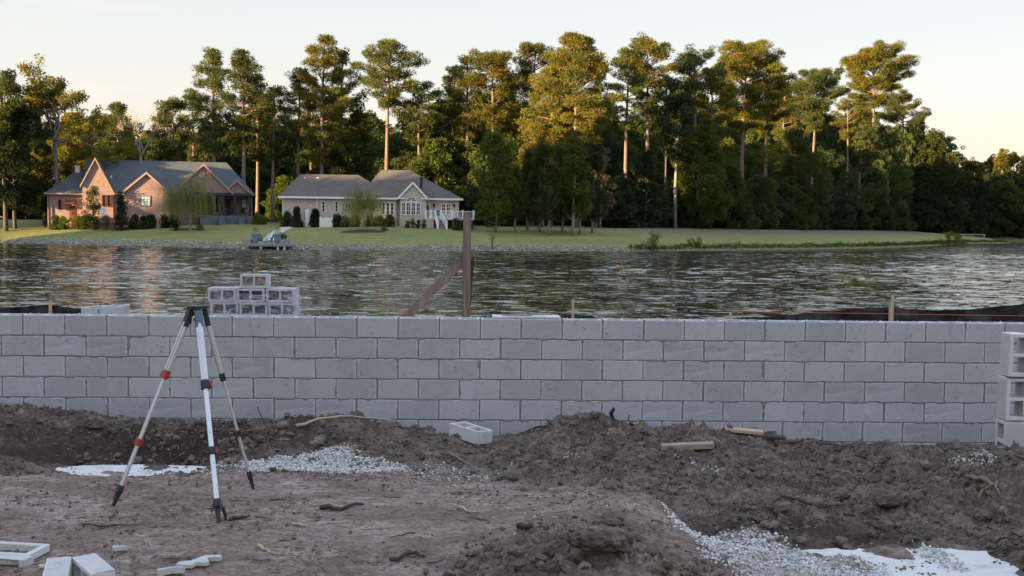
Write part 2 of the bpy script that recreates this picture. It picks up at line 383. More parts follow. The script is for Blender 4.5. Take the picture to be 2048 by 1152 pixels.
# right side
c(1560,884,9.7,.8); c(1700,893,9.8,.8); c(1560,925,8.8,.9); c(1700,915,8.9,.9); c(1840,884,9.3,1); c(1930,902,9.2,.9); c(2010,912,9.3,.8); c(2100,900,9.0,.9)
c(1600,960,8.0,.9); c(1500,985,7.4,.8); c(1700,970,7.9,.9); c(1830,950,8.2,1); c(1930,950,8.0,1); c(2030,930,7.9,1); c(2150,920,7.6,1)
c(1600,1030,6.9,.9); c(1450,1035,6.75,.8); c(1750,1020,7.1,.9); c(1870,1015,7.1,1); c(1990,990,7.2,1); c(2100,980,7.0,1); c(1700,896,10.2,.5); c(1900,905,10.2,.5)
c(1350,1058,6.5,.6); c(1560,1068,6.5,.8); c(1680,1085,6.6,.8); c(1780,1090,6.62,.8); c(1880,1062,6.75,.5); c(1960,1075,6.75,.8); c(2060,1060,6.6,.9)
# lower right gravel trench, footing, lumps in front
cz(1400,1078,-.07,.3); cz(1480,1095,-.10,.3); cz(1560,1115,-.13,.3); cz(1640,1125,-.17,.3); cz(1730,1112,-.20,.2); cz(1850,1112,-.23,.2); cz(1960,1125,-.23,.2); cz(1820,1142,-.22,.2); cz(1700,1138,-.21,.3)
c(1262,1100,5.75,.8); c(1300,1135,5.5,.8); c(1390,1172,5.25,.8); c(1520,1185,5.2,.7); cz(1360,1078,-.055,.3); cz(1410,1102,-.09,.3); cz(1480,1130,-.12,.3); c(1650,1160,5.6,.7); c(1850,1165,5.6,.6); c(2040,1120,6.1,.9); c(2120,1110,6.0,.9)
for x in (-7,-4,-1,2,5,8):
    cw(x, 3.0, .0, .2); cw(x, -2, 0, .2)
for x in (-9,-7,7.5,9.5): cw(x, 6.5, .05, .4); cw(x, 9.5, 0, .5)
for x in (-9,-5,-1.5,1.5,5,9): cw(x, 11.5, -.36, .3); cw(x, 14, -.36, .3); cw(x, 4.6, .0, .3)
CP = np.array(CP)
def tps_fit(P2, V, lam=2e-3):
    n = len(P2); d = np.hypot(P2[:,None,0]-P2[None,:,0], P2[:,None,1]-P2[None,:,1]); K = np.where(d > 0, d*d*np.log(np.maximum(d,1e-9)), 0)+lam*np.eye(n)
    Q = np.hstack([np.ones((n,1)), P2]); A = np.block([[K, Q],[Q.T, np.zeros((3,3))]])
    return np.linalg.solve(A, np.vstack([V, np.zeros((3, V.shape[1]))]))
_W = tps_fit(CP[:,:2], CP[:,2:4])
def tps(x, y):
    sh = x.shape; x = x.ravel(); y = y.ravel(); out = np.empty((len(x), 2))
    for a in range(0, len(x), 40000):
        s = slice(a, a+40000); d2 = (x[s,None]-CP[None,:,0])**2+(y[s,None]-CP[None,:,1])**2
        K = .5*d2*np.log(np.maximum(d2, 1e-12)); out[s] = K@_W[:-3]+_W[-3]+x[s,None]*_W[-2]+y[s,None]*_W[-1]
    return out[:,0].reshape(sh), out[:,1].reshape(sh)
# soft polygons in plan
def plan_poly(pix, z, jag=0):
    q = np.array([(PZ(a, b_, z).x, PZ(a, b_, z).y) for a, b_ in pix])
    if not jag: return q
    out = []
    for i in range(len(q)):
        a, b_ = q[i], q[(i+1)%len(q)]; n = max(2, int(np.hypot(*(b_-a))/.05))
        for k in range(n):
            p_ = a+(b_-a)*k/n; out.append(p_+jag*np.array([fbm(p_[:1]*9, p_[1:]*9, 3, 3)[0], .7*fbm(p_[:1]*9, p_[1:]*9, 8, 3)[0]]))
    return np.array(out)
def poly_sd(x, y, poly):
    best = np.full(x.shape, 1e9); ins = np.zeros(x.shape, bool); n = len(poly)
    for i in range(n):
        x0,y0 = poly[i]; x1,y1 = poly[(i+1)%n]; dx,dy = x1-x0, y1-y0
        t = np.clip(((x-x0)*dx+(y-y0)*dy)/(dx*dx+dy*dy+1e-12), 0, 1); best = np.minimum(best, np.hypot(x-x0-t*dx, y-y0-t*dy))
        cc = ((y0 > y) != (y1 > y)); xi = dx*(y-y0)/(dy if dy else 1e-9)+x0; ins ^= (cc & (x < xi))
    return np.where(ins, -best, best)
SLAB_L = plan_poly([(104,937),(160,930),(300,929),(420,931),(440,938),(330,966),(200,966),(120,952)], -.26, .05)
SLAB_R = plan_poly([(1600,1098),(1800,1094),(1975,1097),(2030,1135),(2050,1190),(1500,1190),(1560,1120)], -.215, .06)
GRAV = [(plan_poly([(488,918),(560,903),(640,893),(700,897),(790,922),(800,938),(700,946),(560,946),(500,936)], -.08), 1.0),
        (plan_poly([(1340,1054),(1430,1044),(1530,1048),(1630,1078),(1710,1098),(1690,1160),(1540,1152),(1470,1122),(1400,1092),(1350,1075)], -.10), 1.0),
        (plan_poly([(1832,1038),(1850,1034),(1912,1066),(1908,1078),(1868,1066)], -.04), .8),
        (plan_poly([(1640,1122),(1720,1108),(1760,1120),(1740,1160),(1640,1170)], -.17), .5),
        (plan_poly([(800,922),(870,905),(960,915),(1010,930),(960,948),(820,945)], -.05), .10),
        (plan_poly([(1110,895),(1170,893),(1160,908),(1120,906)], .0), .16),
        (plan_poly([(1405,900),(1450,898),(1455,918),(1425,925)], .0), .4),
        (plan_poly([(1905,905),(1990,900),(2000,925),(1940,925)], .0), .6),
        (plan_poly([(1270,1010),(1340,985),(1350,1000),(1290,1030)], .02), .08),
        (plan_poly([(1345,885),(1375,875),(1385,890),(1360,895)], .05), .25),
        (plan_poly([(395,920),(440,905),(450,925),(420,950)], -.1), .4),
        (plan_poly([(950,1010),(1260,1020),(1240,1080),(1000,1070)], 0), .008)]
def near_z(x, y, fine=True):
    z0, r = tps(x, y); r = np.clip(r, .05, 1)
    yy = y; fade = np.clip((12-y)/1.2, 0, 1)*np.clip((y-1)/2, 0, 1)
    r = r*np.clip((10.9-y)/.6, .3, 1)
    z = z0 + .075*np.clip(r-.15, 0, 1)*fbm(x*1.7, y*2.1, 1, 3)*fade
    sl = np.maximum(np.clip(poly_sd(x, y, SLAB_L)/.10, 0, 1)*0+np.clip((poly_sd(x, y, SLAB_L)+.04)/.14, 0, 1), 0)
    sr = np.clip((poly_sd(x, y, SLAB_R)+.04)/.14, 0, 1)
    if fine:
        f1, f2 = worley(x*4.2+.4*fbm(x*5,y*5,3,2), y*4.2+.4*fbm(x*5,y*5,8,2), 4)
        h1, h2 = worley(x*11+.5*fbm(x*9,y*9,13,2), y*11, 14)
        k1, k2 = worley(x*27, y*27, 24)
        n = .034*(np.clip(f2-f1, 0, .5)*2-.5)*np.clip(fbm(x*1.7,y*1.7,33,2)+.4, 0, 1.2)+.022*(np.clip(h2-h1, 0, .5)*2-.5)*np.clip(fbm(x*2.5,y*2.5,36,2)+.7,0,1.3)+.026*(k2-k1-.3)+.036*fbm(x*5, y*5, 40, 6, .70)
        n = n+.020*ridged(x*7+fbm(x*3,y*3,61,2), y*7, 60, 5)
        tr = .006*fbm(x*5, y*16, 70, 4)+.004*fbm(x*22, y*40, 80, 3, .6)+.010*fbm(x*2.2, y*5, 90, 2)
        tr = tr+.010*np.clip(fbm(x*1.1, y*2.4, 95, 3), 0, 1)*ridged(x*14, y*26, 97, 3)
        z = z+(n*r**1.4+tr*(1-.6*r))*fade
    # keep ground below slabs
    di = np.clip(fbm(x*3.1, y*6.5, 44, 4)-.15, 0, 1); zl, zr = -.30+.06*di, -.26+.12*np.clip(fbm(x*2.6, y*5, 47, 4)-.25, 0, 1)
    z = np.where(sl < 1, zl+(z-zl)*sl, z); z = np.where(sr < 1, np.minimum(np.maximum(z, zr), zr+(z-zr)*sr+.0), z)
    # beyond the wall: down to the lake
    zz = np.interp(y, [-100,12,18.5,21,24,30], [0,0,0,-.55,-1.0,-2.2]); z = np.where(y > 12, -.36+zz, z)
    z = np.where(y < 1, z0*0, z)
    far = np.clip((np.abs(x)-9)/3, 0, 1); zfar = np.interp(y, [-200,10,12,18.5,21,24,30], [0,0,-.36,-.36,-.9,-1.36,-2.6])
    z = z*(1-far)+zfar*far
    return z, r
gx = np.concatenate([np.linspace(-400,-12,34)[:-1], np.linspace(-12,-6.0,34)[:-1], np.arange(-6.0,6.0,.0135), np.linspace(6.0,12,34)[1:], np.linspace(12,400,34)[1:]])
gy = np.concatenate([np.linspace(-200,0,14)[:-1], np.linspace(0,4.4,60)[:-1], np.arange(4.4,10.45,.0135), np.linspace(10.47,12,20), np.linspace(12.3,30,60)])
X, Y = np.meshgrid(gx, gy); Z, RR = near_z(X, Y)
pale = np.zeros(X.shape)
for pl, dn in GRAV[:4]: pale = np.maximum(pale, np.clip(-poly_sd(X, Y, pl)/.10+.3, 0, 1)*dn)
pit = np.clip(1-np.hypot((X+3.0)/1.9, (Y-8.85)/.5), 0, 1)**.5  # near-black soil colour in the left pit and along the trench bank
pit = np.maximum(pit, .8*np.clip(1-np.hypot((X-2.0)/1.1, (Y-6.6)/.25), 0, 1)**.5)
me = np_mesh('ground', np.stack([X, Y, Z], -1).reshape(-1,3), grid_faces(len(gx), len(gy)), {'rough': RR.ravel(), 'pale': pale.ravel(), 'pit_dark': pit.ravel()}, True)
def m_soil(name='soil', clod=False):
    b = NB(name); g = b.geo(); gs = b.geo((1,2.4,1)); 
    a = b.noise(gs, 1.3, 5, .6, .6); f = b.noise(gs, 9, 6, .7, .8); h = b.noise(g, 55, 4, .7); s2 = b.noise(b.geo((1,3.2,1)), 26, 5, .75, 1.2)
    flat = b.ramp(f, [(.30,(0.119,0.082,0.061)),(.44,(0.243,0.185,0.149)),(.58,(0.362,0.290,0.263)),(.72,(0.464,0.385,0.356))])
    flat = b.mix(b.rng(a, .42, .62), b.mix(.62, flat, (0.124,0.083,0.059)), flat)
    flat = b.mix(b.rng(s2, .50, .62, 0, .85), flat, (0.065,0.043,0.031))
    lump = b.ramp(f, [(.32,(0.070,0.053,0.042)),(.5,(0.153,0.122,0.099)),(.68,(0.251,0.206,0.170))])
    lump = b.mix(b.rng(h, .5, .75, 0, .5), lump, (0.324,0.270,0.221))
    dk = b.rng(b.noise(b.geo((1,1.6,1)), 3.2, 6, .7, 1), .40, .60, .0, .75)
    lump = b.mix(dk, lump, (.062,.045,.036))
    if clod: c_ = b.mix(b.rng(b.orand(), 0, 1), lump, lump)
    else:
        c_ = b.mix(b.rng(b.attr('rough'), .25, .6), flat, lump)
        c_ = b.mix(b.math('MULTIPLY', b.attr('pit_dark'), .97), c_, (0.030,0.023,0.018))
        c_ = b.mix(b.math('MULTIPLY', b.attr('pale'), b.rng(h, .3, .6, .5, 1)), c_, (0.540,0.490,0.432))
    nr = b.bump(h, .8, .012); nr = b.bump(b.noise(g, 190, 3, .7), .7, .004, nr)
    return b.fin(c_, .97, nr, 0, .2)
M['soil'] = m_soil(); M['clod'] = m_soil('clod_soil', True)
tag(link_mesh('ground', me, M['soil']), kind='structure')
_gx, _gy, _Z = gx, gy, Z
def gz_arr(x, y):
    x = np.asarray(x, float); y = np.asarray(y, float)
    i = np.clip(np.searchsorted(_gx, x)-1, 0, len(_gx)-2); j = np.clip(np.searchsorted(_gy, y)-1, 0, len(_gy)-2)
    fx = (x-_gx[i])/(_gx[i+1]-_gx[i]); fy = (y-_gy[j])/(_gy[j+1]-_gy[j])
    return (_Z[j,i]*(1-fx)+_Z[j,i+1]*fx)*(1-fy)+(_Z[j+1,i]*(1-fx)+_Z[j+1,i+1]*fx)*fy
def gz(x, y): return float(gz_arr([x], [y])[0])
def GP(px, py, y0=4.5, y1=10.6):                         # where the pixel ray meets the near ground
    d = ray(px, py); ys = np.linspace(y0, y1, 600); zz = CAMZ+d.z*ys; gg = gz_arr(d.x*ys, ys); k = np.argmax(gg > zz)
    if not (gg > zz).any(): k = len(ys)-1
    return Vector((d.x*ys[k], ys[k], gg[k]))
# ------------------------------------------------------------------ trees
def unit(a): return a/np.maximum(np.linalg.norm(a, axis=-1, keepdims=True), 1e-9)
def leaf_tris(C, D, L, W, rng):
    n = len(C); S = unit(np.cross(D, rng.normal(size=(n,3)))); L = np.asarray(L)[:,None]; W = np.asarray(W)[:,None]
    V = np.stack([C-S*W/2, C+S*W/2, C+D*L], 1).reshape(-1,3); return V, np.arange(3*n).reshape(-1,3)
def clumps(centers, radii, n_per, flat, L, W, rng, up=.3, shell=.35):
    C, D, T, LL, WW = [], [], [], [], []
    for c_, r_ in zip(centers, radii):
        n = max(6, int(n_per*(r_/.8)**2*rng.uniform(.8,1.2))); u = unit(rng.normal(size=(n,3))); rad = rng.uniform(shell, 1, size=(n,1))**.6
        off = u*rad*r_; off[:,2] *= flat; C.append(c_+off); D.append(unit(u*[1,1,.7]+[0,0,up]+rng.normal(size=(n,3))*.35))
        ct = rng.uniform(0, 1); T.append(np.clip(ct*.55+rng.uniform(0,.45,n)+.0*off[:,2], 0, 1))
        LL.append(rng.uniform(.7,1.3,n)*L); WW.append(rng.uniform(.7,1.3,n)*W)
    C = np.concatenate(C); V, F_ = leaf_tris(C, np.concatenate(D), np.concatenate(LL), np.concatenate(WW), rng)
    return V, F_, np.repeat(np.concatenate(T), 3)
def pine(H, Rr, cb, seed, peak=.45, n=30, flat=.55, dens=95, side=None, lean=0, gaps=.12, kr=1.0):
    rng = np.random.default_rng(seed); t = MB(); r0 = .011*H+.09
    ph = rng.uniform(0, 6, 4); wob = lambda z: np.array([lean*z/H+.012*H*math.sin(z/H*3+ph[0])*(z/H), .012*H*math.sin(z/H*3.5+ph[1])*(z/H), 0])
    zs = np.linspace(-.3, H*.97, 9); t.tube([wob(z)+[0,0,z] for z in zs], [max(.04, r0*(1-.8*(max(z,0)/H)**1.1)*(1.35 if z < 0 else 1)) for z in zs], 7)
    C, Rd = [], []; az = rng.uniform(0, 6)
    n = int(n*1.25)
    for i in range(n):
        u = (i+rng.uniform(-.4,1.4))/n; u = min(.99, max(.01, u)); z = cb+(H*.97-cb)*u; az += 2.4+rng.uniform(-.7,.7)
        if rng.uniform() < gaps*(1.5-u): continue
        pr = (u/peak)**.55 if u < peak else max(0.05, 1-((u-peak)/(1-peak))**1.7)**.75
        L = Rr*pr*rng.uniform(.72, 1.25)
        if u < .3: L *= rng.uniform(.45, 1.1)
        if side is not None: L *= 1+side[0]*math.cos(az)
        L = max(L, .5); el = R(-8+rng.uniform(-10,14)+55*u**1.5); d = np.array([math.cos(az)*math.cos(el), math.sin(az)*math.cos(el), math.sin(el)])
        base = wob(z)+[0,0,z]; pts = [base]; cur = base.copy(); dd = d.copy()
        for k in range(4): dd = dd+[rng.normal()*.10, rng.normal()*.10, .05+rng.normal()*.05]; dd /= np.linalg.norm(dd); cur = cur+dd*L/4; pts.append(cur.copy())
        rr = .03+.016*L; t.tube(pts, [rr, rr*.8, rr*.6, rr*.4, rr*.2], 4, False)
        m = 2+int(L*1.25*kr)
        for k in range(m):
            s = rng.uniform(.42, 1.02) if k else 1.0; j = min(3, int(s*4)); q = pts[j]+(pts[j+1]-pts[j])*(s*4-j) if s < 1 else pts[4]
            lat = np.array([-d[1], d[0], 0])*rng.normal()*.24*L*min(1.1,(1.25-s)+.3); q2 = q+lat+[0,0,rng.uniform(-.1,.35)]
            if np.linalg.norm(lat) > .4: t.tube([pts[max(0,j-1)], (q+q2)/2, q2], [.03,.022,.012], 3, False)
            C.append(q2); Rd.append(rng.uniform(.35,1.0)*(.62+.45*Rr/4))
    top = wob(H)+[0,0,H]
    for k in range(5): C.append(top+[rng.normal()*.5, rng.normal()*.5, -rng.uniform(.1,1.4)]); Rd.append(rng.uniform(.45,.75))
    V, F_, T = clumps(C, Rd, dens, flat, .36, .12, rng, .35, .15)
    return t, V, F_, T
def broad(H, Rr, cb, seed, rk=1.0, lumps=75, dens=165, flat=.75, shape='round', leafs=.29, lw=.18, lumpr=None, trunks=1, gaps=0, limb=True):
    rng = np.random.default_rng(seed); t = MB(); r0 = (.012*H+.06)*rk; C, Rd = [], []
    lob = rng.uniform(0, 6.28, 6); 
    zs = np.linspace(-.3, cb+(H-cb)*.75, 7); ph = rng.uniform(0, 6, 2)
    wob = lambda z: np.array([.02*H*math.sin(z/H*4+ph[0])*(z/H), .02*H*math.sin(z/H*4+ph[1])*(z/H), z])
    t.tube([wob(z) for z in zs], [max(.04, r0*(1-.85*max(z,0)/H)) for z in zs], 7)
    Hc = H-cb; lr = lumpr or max(.55, min(1.25, .17*Rr+.045*Hc))
    for i in range(lumps):
        u = rng.uniform(.02, 1)
        if shape == 'cone': pr = (1-u)**.75*.95+.05; pr *= min(1, (u+.06)/.12)
        elif shape == 'column': pr = min(1, (u/.15+.3))*(1-max(0, (u-.6)/.4)**2)**.5
        elif shape == 'flame': pr = math.sin(math.pi*min(1, (u*.9+.08)))**.6*(1-.35*u)
        else: pr = math.sqrt(max(.02, 1-((u-.42)/.6)**2))
        a = rng.uniform(0, 6.28); mod = 1+.24*math.sin(2*a+lob[0]+u*5)+.2*math.sin(3*a+lob[1]-u*9)+.12*math.sin(5*a+lob[4]+u*17)
        q = rng.uniform(.35, 1)**.5; rad = max(0, Rr*pr*mod*q-lr*.4)
        if gaps and math.sin(a*2+lob[2]+u*9)+math.sin(u*14+lob[3]) < -2+gaps*2: continue
        c_ = wob(cb+Hc*u*.97)+[0,0,0]; c_ = c_+[rad*math.cos(a), rad*math.sin(a), -lr*.3+rng.normal()*.2]; C.append(c_); Rd.append(lr*rng.uniform(.5, 1.15))
        if limb and i % 3 == 0:
            z = max(cb*.7, c_[2]-rad*.8-.5); b0 = wob(min(z, cb+Hc*.7)); mid = (b0+c_)/2+[0,0,-.2]
            t.tube([b0, mid, c_], [.05+.012*rad, .04, .015], 4, False)
    C += [wob(cb+Hc*rng.uniform(.75,1.02))+[rng.normal()*Rr*.3, rng.normal()*Rr*.3, 0] for _ in range(6)]; Rd += [lr*.5]*6
    V, F_, T = clumps(C, Rd, dens, flat, leafs, lw, rng, .15)
    return t, V, F_, T
TREE_TRIS = 0
def add_tree(name, spec, loc, leafm, barkm, label, cat='tree', group=None, rz=0, crown='crown'):
    global TREE_TRIS
    t, V, F_, T = spec; TREE_TRIS += len(F_)+len(t.f)*2
    root = empty(name, loc, rz); tag(root, label, cat, group)
    t.build('trunk', barkm, root, smooth=True, fix=False)
    link_mesh(crown, np_mesh(crown, V, F_, {'tint': T}), leafm, root)
    return root
def at(px, Yd):                                          # base point on the far bank below pixel column px
    z = 1.7
    for _ in range(3): d = ray(px, 455); x = d.x*Yd; z = fz(x, Yd)
    return Vector((x, Yd, z))
def treeH(px, top, Yd, base): return P(px, top, Yd).z-base.z
def rowY(px, d): # distance where the ground lies d metres behind the shore line under this pixel column
    for Yd in np.arange(100, 320, 2.0):
        r_ = ray(px, 455)
        if shore_dist(np.array([r_.x*Yd]), np.array([Yd]))[0] > d: return float(Yd)
    return 300.
def hero(kind, px, top, Yd, hw, cby, leaf, label, seed, name=None, bark=None, **k):
    if 1205 < px < 1930: Yd = max(Yd, rowY(px, 24 if kind != 'pine' else 27)+(seed % 4))
    b0 = at(px, Yd); H = treeH(px, top, Yd, b0); cb = max(.4, P(px, cby, Yd).z-b0.z); cb = .3 if (kind != 'pine' and px > 1205 and cby >= 440) else cb; Rr = hw*Yd/F
    if kind == 'pine': sp = pine(H, Rr, cb, seed, **k)
    else: sp = broad(H, Rr, cb, seed, **k)
    return add_tree(name or ('pine_tree' if kind == 'pine' else 'leafy_tree'), sp, b0, M[leaf], M[bark or ('bark' if kind == 'pine' else 'bark_grey')], label, rz=0)
# -- tall pines, left to right
hero('pine', 428, 96, 152, 46, 310, 'pine', 'tall dark pine, left one of the pair behind the brick house', 11, n=40, peak=.35, kr=1.1)
hero('pine', 487, 100, 150, 52, 300, 'pine', 'tall dark pine with long bare trunk, right one of the pair behind the brick house', 12, n=42, peak=.4, kr=1.1, side=(.2,))
hero('pine', 546, 172, 158, 32, 330, 'pine', 'thinner dark pine just right of the pair behind the brick house', 13, n=28)
hero('pine', 597, 138, 160, 34, 290, 'pine', 'slim pine left of the tallest pine, small rounded crown', 14, n=24, peak=.6)
hero('pine', 645, 66, 158, 57, 330, 'pine_sunlit', 'tallest pine on the left, orange lit trunk, behind the cream house garage', 15, n=44, peak=.4, gaps=.2)
hero('pine', 685, 100, 162, 48, 330, 'pine_sunlit', 'pine with lit trunk close right of the tallest left pine', 16, n=36, peak=.45)
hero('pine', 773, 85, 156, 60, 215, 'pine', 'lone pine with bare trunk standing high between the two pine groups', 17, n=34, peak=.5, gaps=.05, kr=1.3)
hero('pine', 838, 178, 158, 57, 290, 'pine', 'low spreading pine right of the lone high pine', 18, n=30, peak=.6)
hero('pine', 935, 112, 160, 41, 300, 'pine_sunlit', 'golden pine behind the right end of the cream house', 19, n=34, peak=.6)
hero('pine', 985, 106, 158, 56, 260, 'pine_sunlit', 'broad topped golden pine behind the lime green tree', 20, n=36, peak=.6, kr=1.2)
hero('pine', 1062, 95, 160, 49, 200, 'pine_sunlit', 'pine with layered crown left of the biggest pine', 21, n=26, peak=.7, kr=1.3)
hero('pine', 1150, 70, 152, 79, 330, 'pine_sunlit', 'biggest pine of the wood, wide ragged golden green crown', 22, n=60, peak=.45, kr=1.2, gaps=.06)
hero('pine', 1100, 130, 155, 59, 320, 'pine_sunlit', 'pine filling the left flank of the biggest pine', 122, n=36, peak=.5)
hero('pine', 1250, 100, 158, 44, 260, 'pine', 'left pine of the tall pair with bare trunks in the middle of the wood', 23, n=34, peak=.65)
hero('pine', 1292, 74, 160, 54, 235, 'pine_sunlit', 'right and taller pine of the pair with bare trunks in the middle of the wood', 24, n=36, peak=.6, kr=1.25)
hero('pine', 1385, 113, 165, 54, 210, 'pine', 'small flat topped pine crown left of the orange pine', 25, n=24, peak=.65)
hero('pine', 1420, 140, 158, 54, 290, 'pine_sunlit', 'yellow lit pine at the left shoulder of the orange pine', 26, n=34, peak=.5)
hero('pine', 1482, 92, 160, 76, 265, 'pine_sunlit', 'orange lit pine with wide crown and pale trunk', 27, n=48, peak=.55, kr=1.3, gaps=.05)
hero('pine', 1528, 120, 163, 51, 270, 'pine_sunlit', 'pine close right of the orange lit pine', 28, n=34, peak=.55)
hero('pine', 1737, 117, 182, 74, 215, 'pine_sunlit', 'pine with flat wide umbrella crown rising above the right wood', 29, n=34, peak=.7, kr=1.5, gaps=.02)
hero('pine', 1800, 190, 186, 54, 290, 'pine', 'dark pine below and right of the umbrella crowned pine', 30, n=32, peak=.5)
hero('pine', 1622, 152, 170, 61, 260, 'leaf', 'dark round topped pine between orange pine and umbrella crowned pine', 31, n=40, peak=.6, kr=1.4, gaps=.02)
hero('pine', 1690, 203, 178, 36, 280, 'pine_sunlit', 'small golden crown peeping up left of the umbrella crowned pine', 32, n=22, peak=.6)
hero('pine', 240, 210, 165, 37, 330, 'pine', 'round crowned pine behind the steep gable of the brick house', 33, n=30, peak=.5, flat=.6)
hero('pine', 190, 232, 168, 30, 330, 'pine', 'dark low pine left of the round crowned pine behind the brick house', 34, n=24)
hero('pine', 350, 202, 160, 46, 330, 'pine', 'bushy pine right of the bare pale tree behind the brick house', 35, n=30, peak=.45)
hero('pine', 388, 180, 165, 34, 330, 'pine', 'pine touching the left tall pine behind the brick house', 36, n=24)
hero('pine', 905, 130, 163, 36, 300, 'pine_sunlit', 'golden pine crown left of the two golden pines behind the cream house', 37, n=30, peak=.6)
hero('pine', 1022, 150, 165, 36, 300, 'pine', 'darker pine between the broad golden pine and the layered pine', 38, n=30, peak=.6)
hero('pine', 1190, 135, 158, 36, 320, 'pine', 'darker pine filling the right flank of the biggest pine', 39, n=34, peak=.55)
hero('pine', 1330, 150, 168, 32, 300, 'pine', 'pine half hidden behind the blackish dense tree', 130, n=28, peak=.6)
hero('pine', 1562, 165, 166, 36, 300, 'pine_sunlit', 'pine with lit flank between the orange pine and the round topped pine', 131, n=30, peak=.6)
hero('pine', 515, 150, 160, 32, 330, 'pine', 'dark pine right behind the tall pair by the brick house', 132, n=30, peak=.5)
hero('pine', 622, 150, 166, 30, 340, 'pine_sunlit', 'half hidden golden pine left of the tallest left pine', 133, n=26, peak=.5)
# -- leafy trees
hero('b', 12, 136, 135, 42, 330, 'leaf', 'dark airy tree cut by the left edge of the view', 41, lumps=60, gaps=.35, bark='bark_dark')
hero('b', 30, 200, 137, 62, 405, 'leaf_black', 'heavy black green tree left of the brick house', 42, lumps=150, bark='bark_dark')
hero('b', 148, 225, 152, 46, 420, 'leaf_sunlit_brown', 'yellow lit tree behind the garage wing of the brick house', 43, lumps=110, gaps=.1)
hero('b', 88, 300, 150, 34, 425, 'leaf_sunlit_brown', 'small golden tree left of the brick garage wing', 44, lumps=60)
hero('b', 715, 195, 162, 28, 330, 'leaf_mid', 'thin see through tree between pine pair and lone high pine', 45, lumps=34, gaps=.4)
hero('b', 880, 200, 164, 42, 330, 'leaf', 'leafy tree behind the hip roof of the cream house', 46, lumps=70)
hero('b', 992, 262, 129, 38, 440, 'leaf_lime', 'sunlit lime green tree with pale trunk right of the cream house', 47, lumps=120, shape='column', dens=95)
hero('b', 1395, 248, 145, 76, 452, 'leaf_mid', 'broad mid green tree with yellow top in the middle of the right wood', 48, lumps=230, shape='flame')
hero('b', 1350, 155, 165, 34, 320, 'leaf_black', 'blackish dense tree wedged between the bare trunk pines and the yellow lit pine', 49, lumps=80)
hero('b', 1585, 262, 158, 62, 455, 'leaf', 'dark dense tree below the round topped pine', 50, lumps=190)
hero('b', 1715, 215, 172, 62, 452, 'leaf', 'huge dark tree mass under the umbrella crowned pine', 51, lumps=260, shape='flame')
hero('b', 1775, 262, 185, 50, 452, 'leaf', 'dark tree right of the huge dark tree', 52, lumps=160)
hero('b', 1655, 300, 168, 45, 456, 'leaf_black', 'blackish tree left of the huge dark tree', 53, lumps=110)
hero('b', 1845, 265, 205, 36, 455, 'leaf_sunlit_brown', 'tree with rusty lit top at the end of the right wood', 54, lumps=90)
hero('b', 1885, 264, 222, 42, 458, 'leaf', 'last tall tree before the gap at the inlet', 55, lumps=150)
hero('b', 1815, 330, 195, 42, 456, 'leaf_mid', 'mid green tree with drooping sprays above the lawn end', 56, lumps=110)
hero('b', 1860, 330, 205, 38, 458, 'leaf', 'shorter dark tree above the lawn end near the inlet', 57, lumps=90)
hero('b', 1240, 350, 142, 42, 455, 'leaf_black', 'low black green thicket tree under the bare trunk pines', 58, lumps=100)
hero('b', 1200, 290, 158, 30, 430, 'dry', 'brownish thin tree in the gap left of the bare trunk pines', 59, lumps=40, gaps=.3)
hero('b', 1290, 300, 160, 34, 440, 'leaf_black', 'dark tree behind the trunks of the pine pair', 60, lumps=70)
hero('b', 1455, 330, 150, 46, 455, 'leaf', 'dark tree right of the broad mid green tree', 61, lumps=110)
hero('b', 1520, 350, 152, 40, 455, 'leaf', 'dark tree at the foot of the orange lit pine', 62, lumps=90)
hero('b', 1533, 290, 150, 24, 322, 'leaf_sunlit_brown', 'small golden spray of leaves low right of the orange lit pine', 63, lumps=26, lumpr=.5, bark='bark_dark', rk=.2)
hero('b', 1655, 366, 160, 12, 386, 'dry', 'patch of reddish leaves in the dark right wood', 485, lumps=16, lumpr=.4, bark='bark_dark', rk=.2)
hero('b', 1085, 240, 150, 52, 400, 'leaf_sunlit_brown', 'brown green tree below the layered pine', 64, lumps=90, gaps=.1)
# cypress row by the bank
for i, (px, top, hw, cby, Yd, lf, s) in enumerate(((1030,330,26,432,131,'leaf',0),(1055,300,28,430,135,'leaf',0),(1080,275,30,436,133,'leaf',0),(1098,320,26,436,129,'leaf',0),
                                       (1125,285,32,430,134,'leaf',0),(1146,265,34,430,130,'leaf_mid',0),(1160,330,28,432,132,'leaf',0),(1185,300,28,438,136,'leaf_black',0))):
    w_ = ('first','second','third','fourth','fifth','sixth','seventh','eighth')[i]
    hero('b', px, top, Yd, hw, cby, lf, f'dark feathery tree, {w_} from left in the row on the mulch bed', 70+i, name='feathery_tree', lumps=80, shape='flame', leafs=.3, lw=.16, dens=120)['group'] = 'feathery trees on the mulch bed'
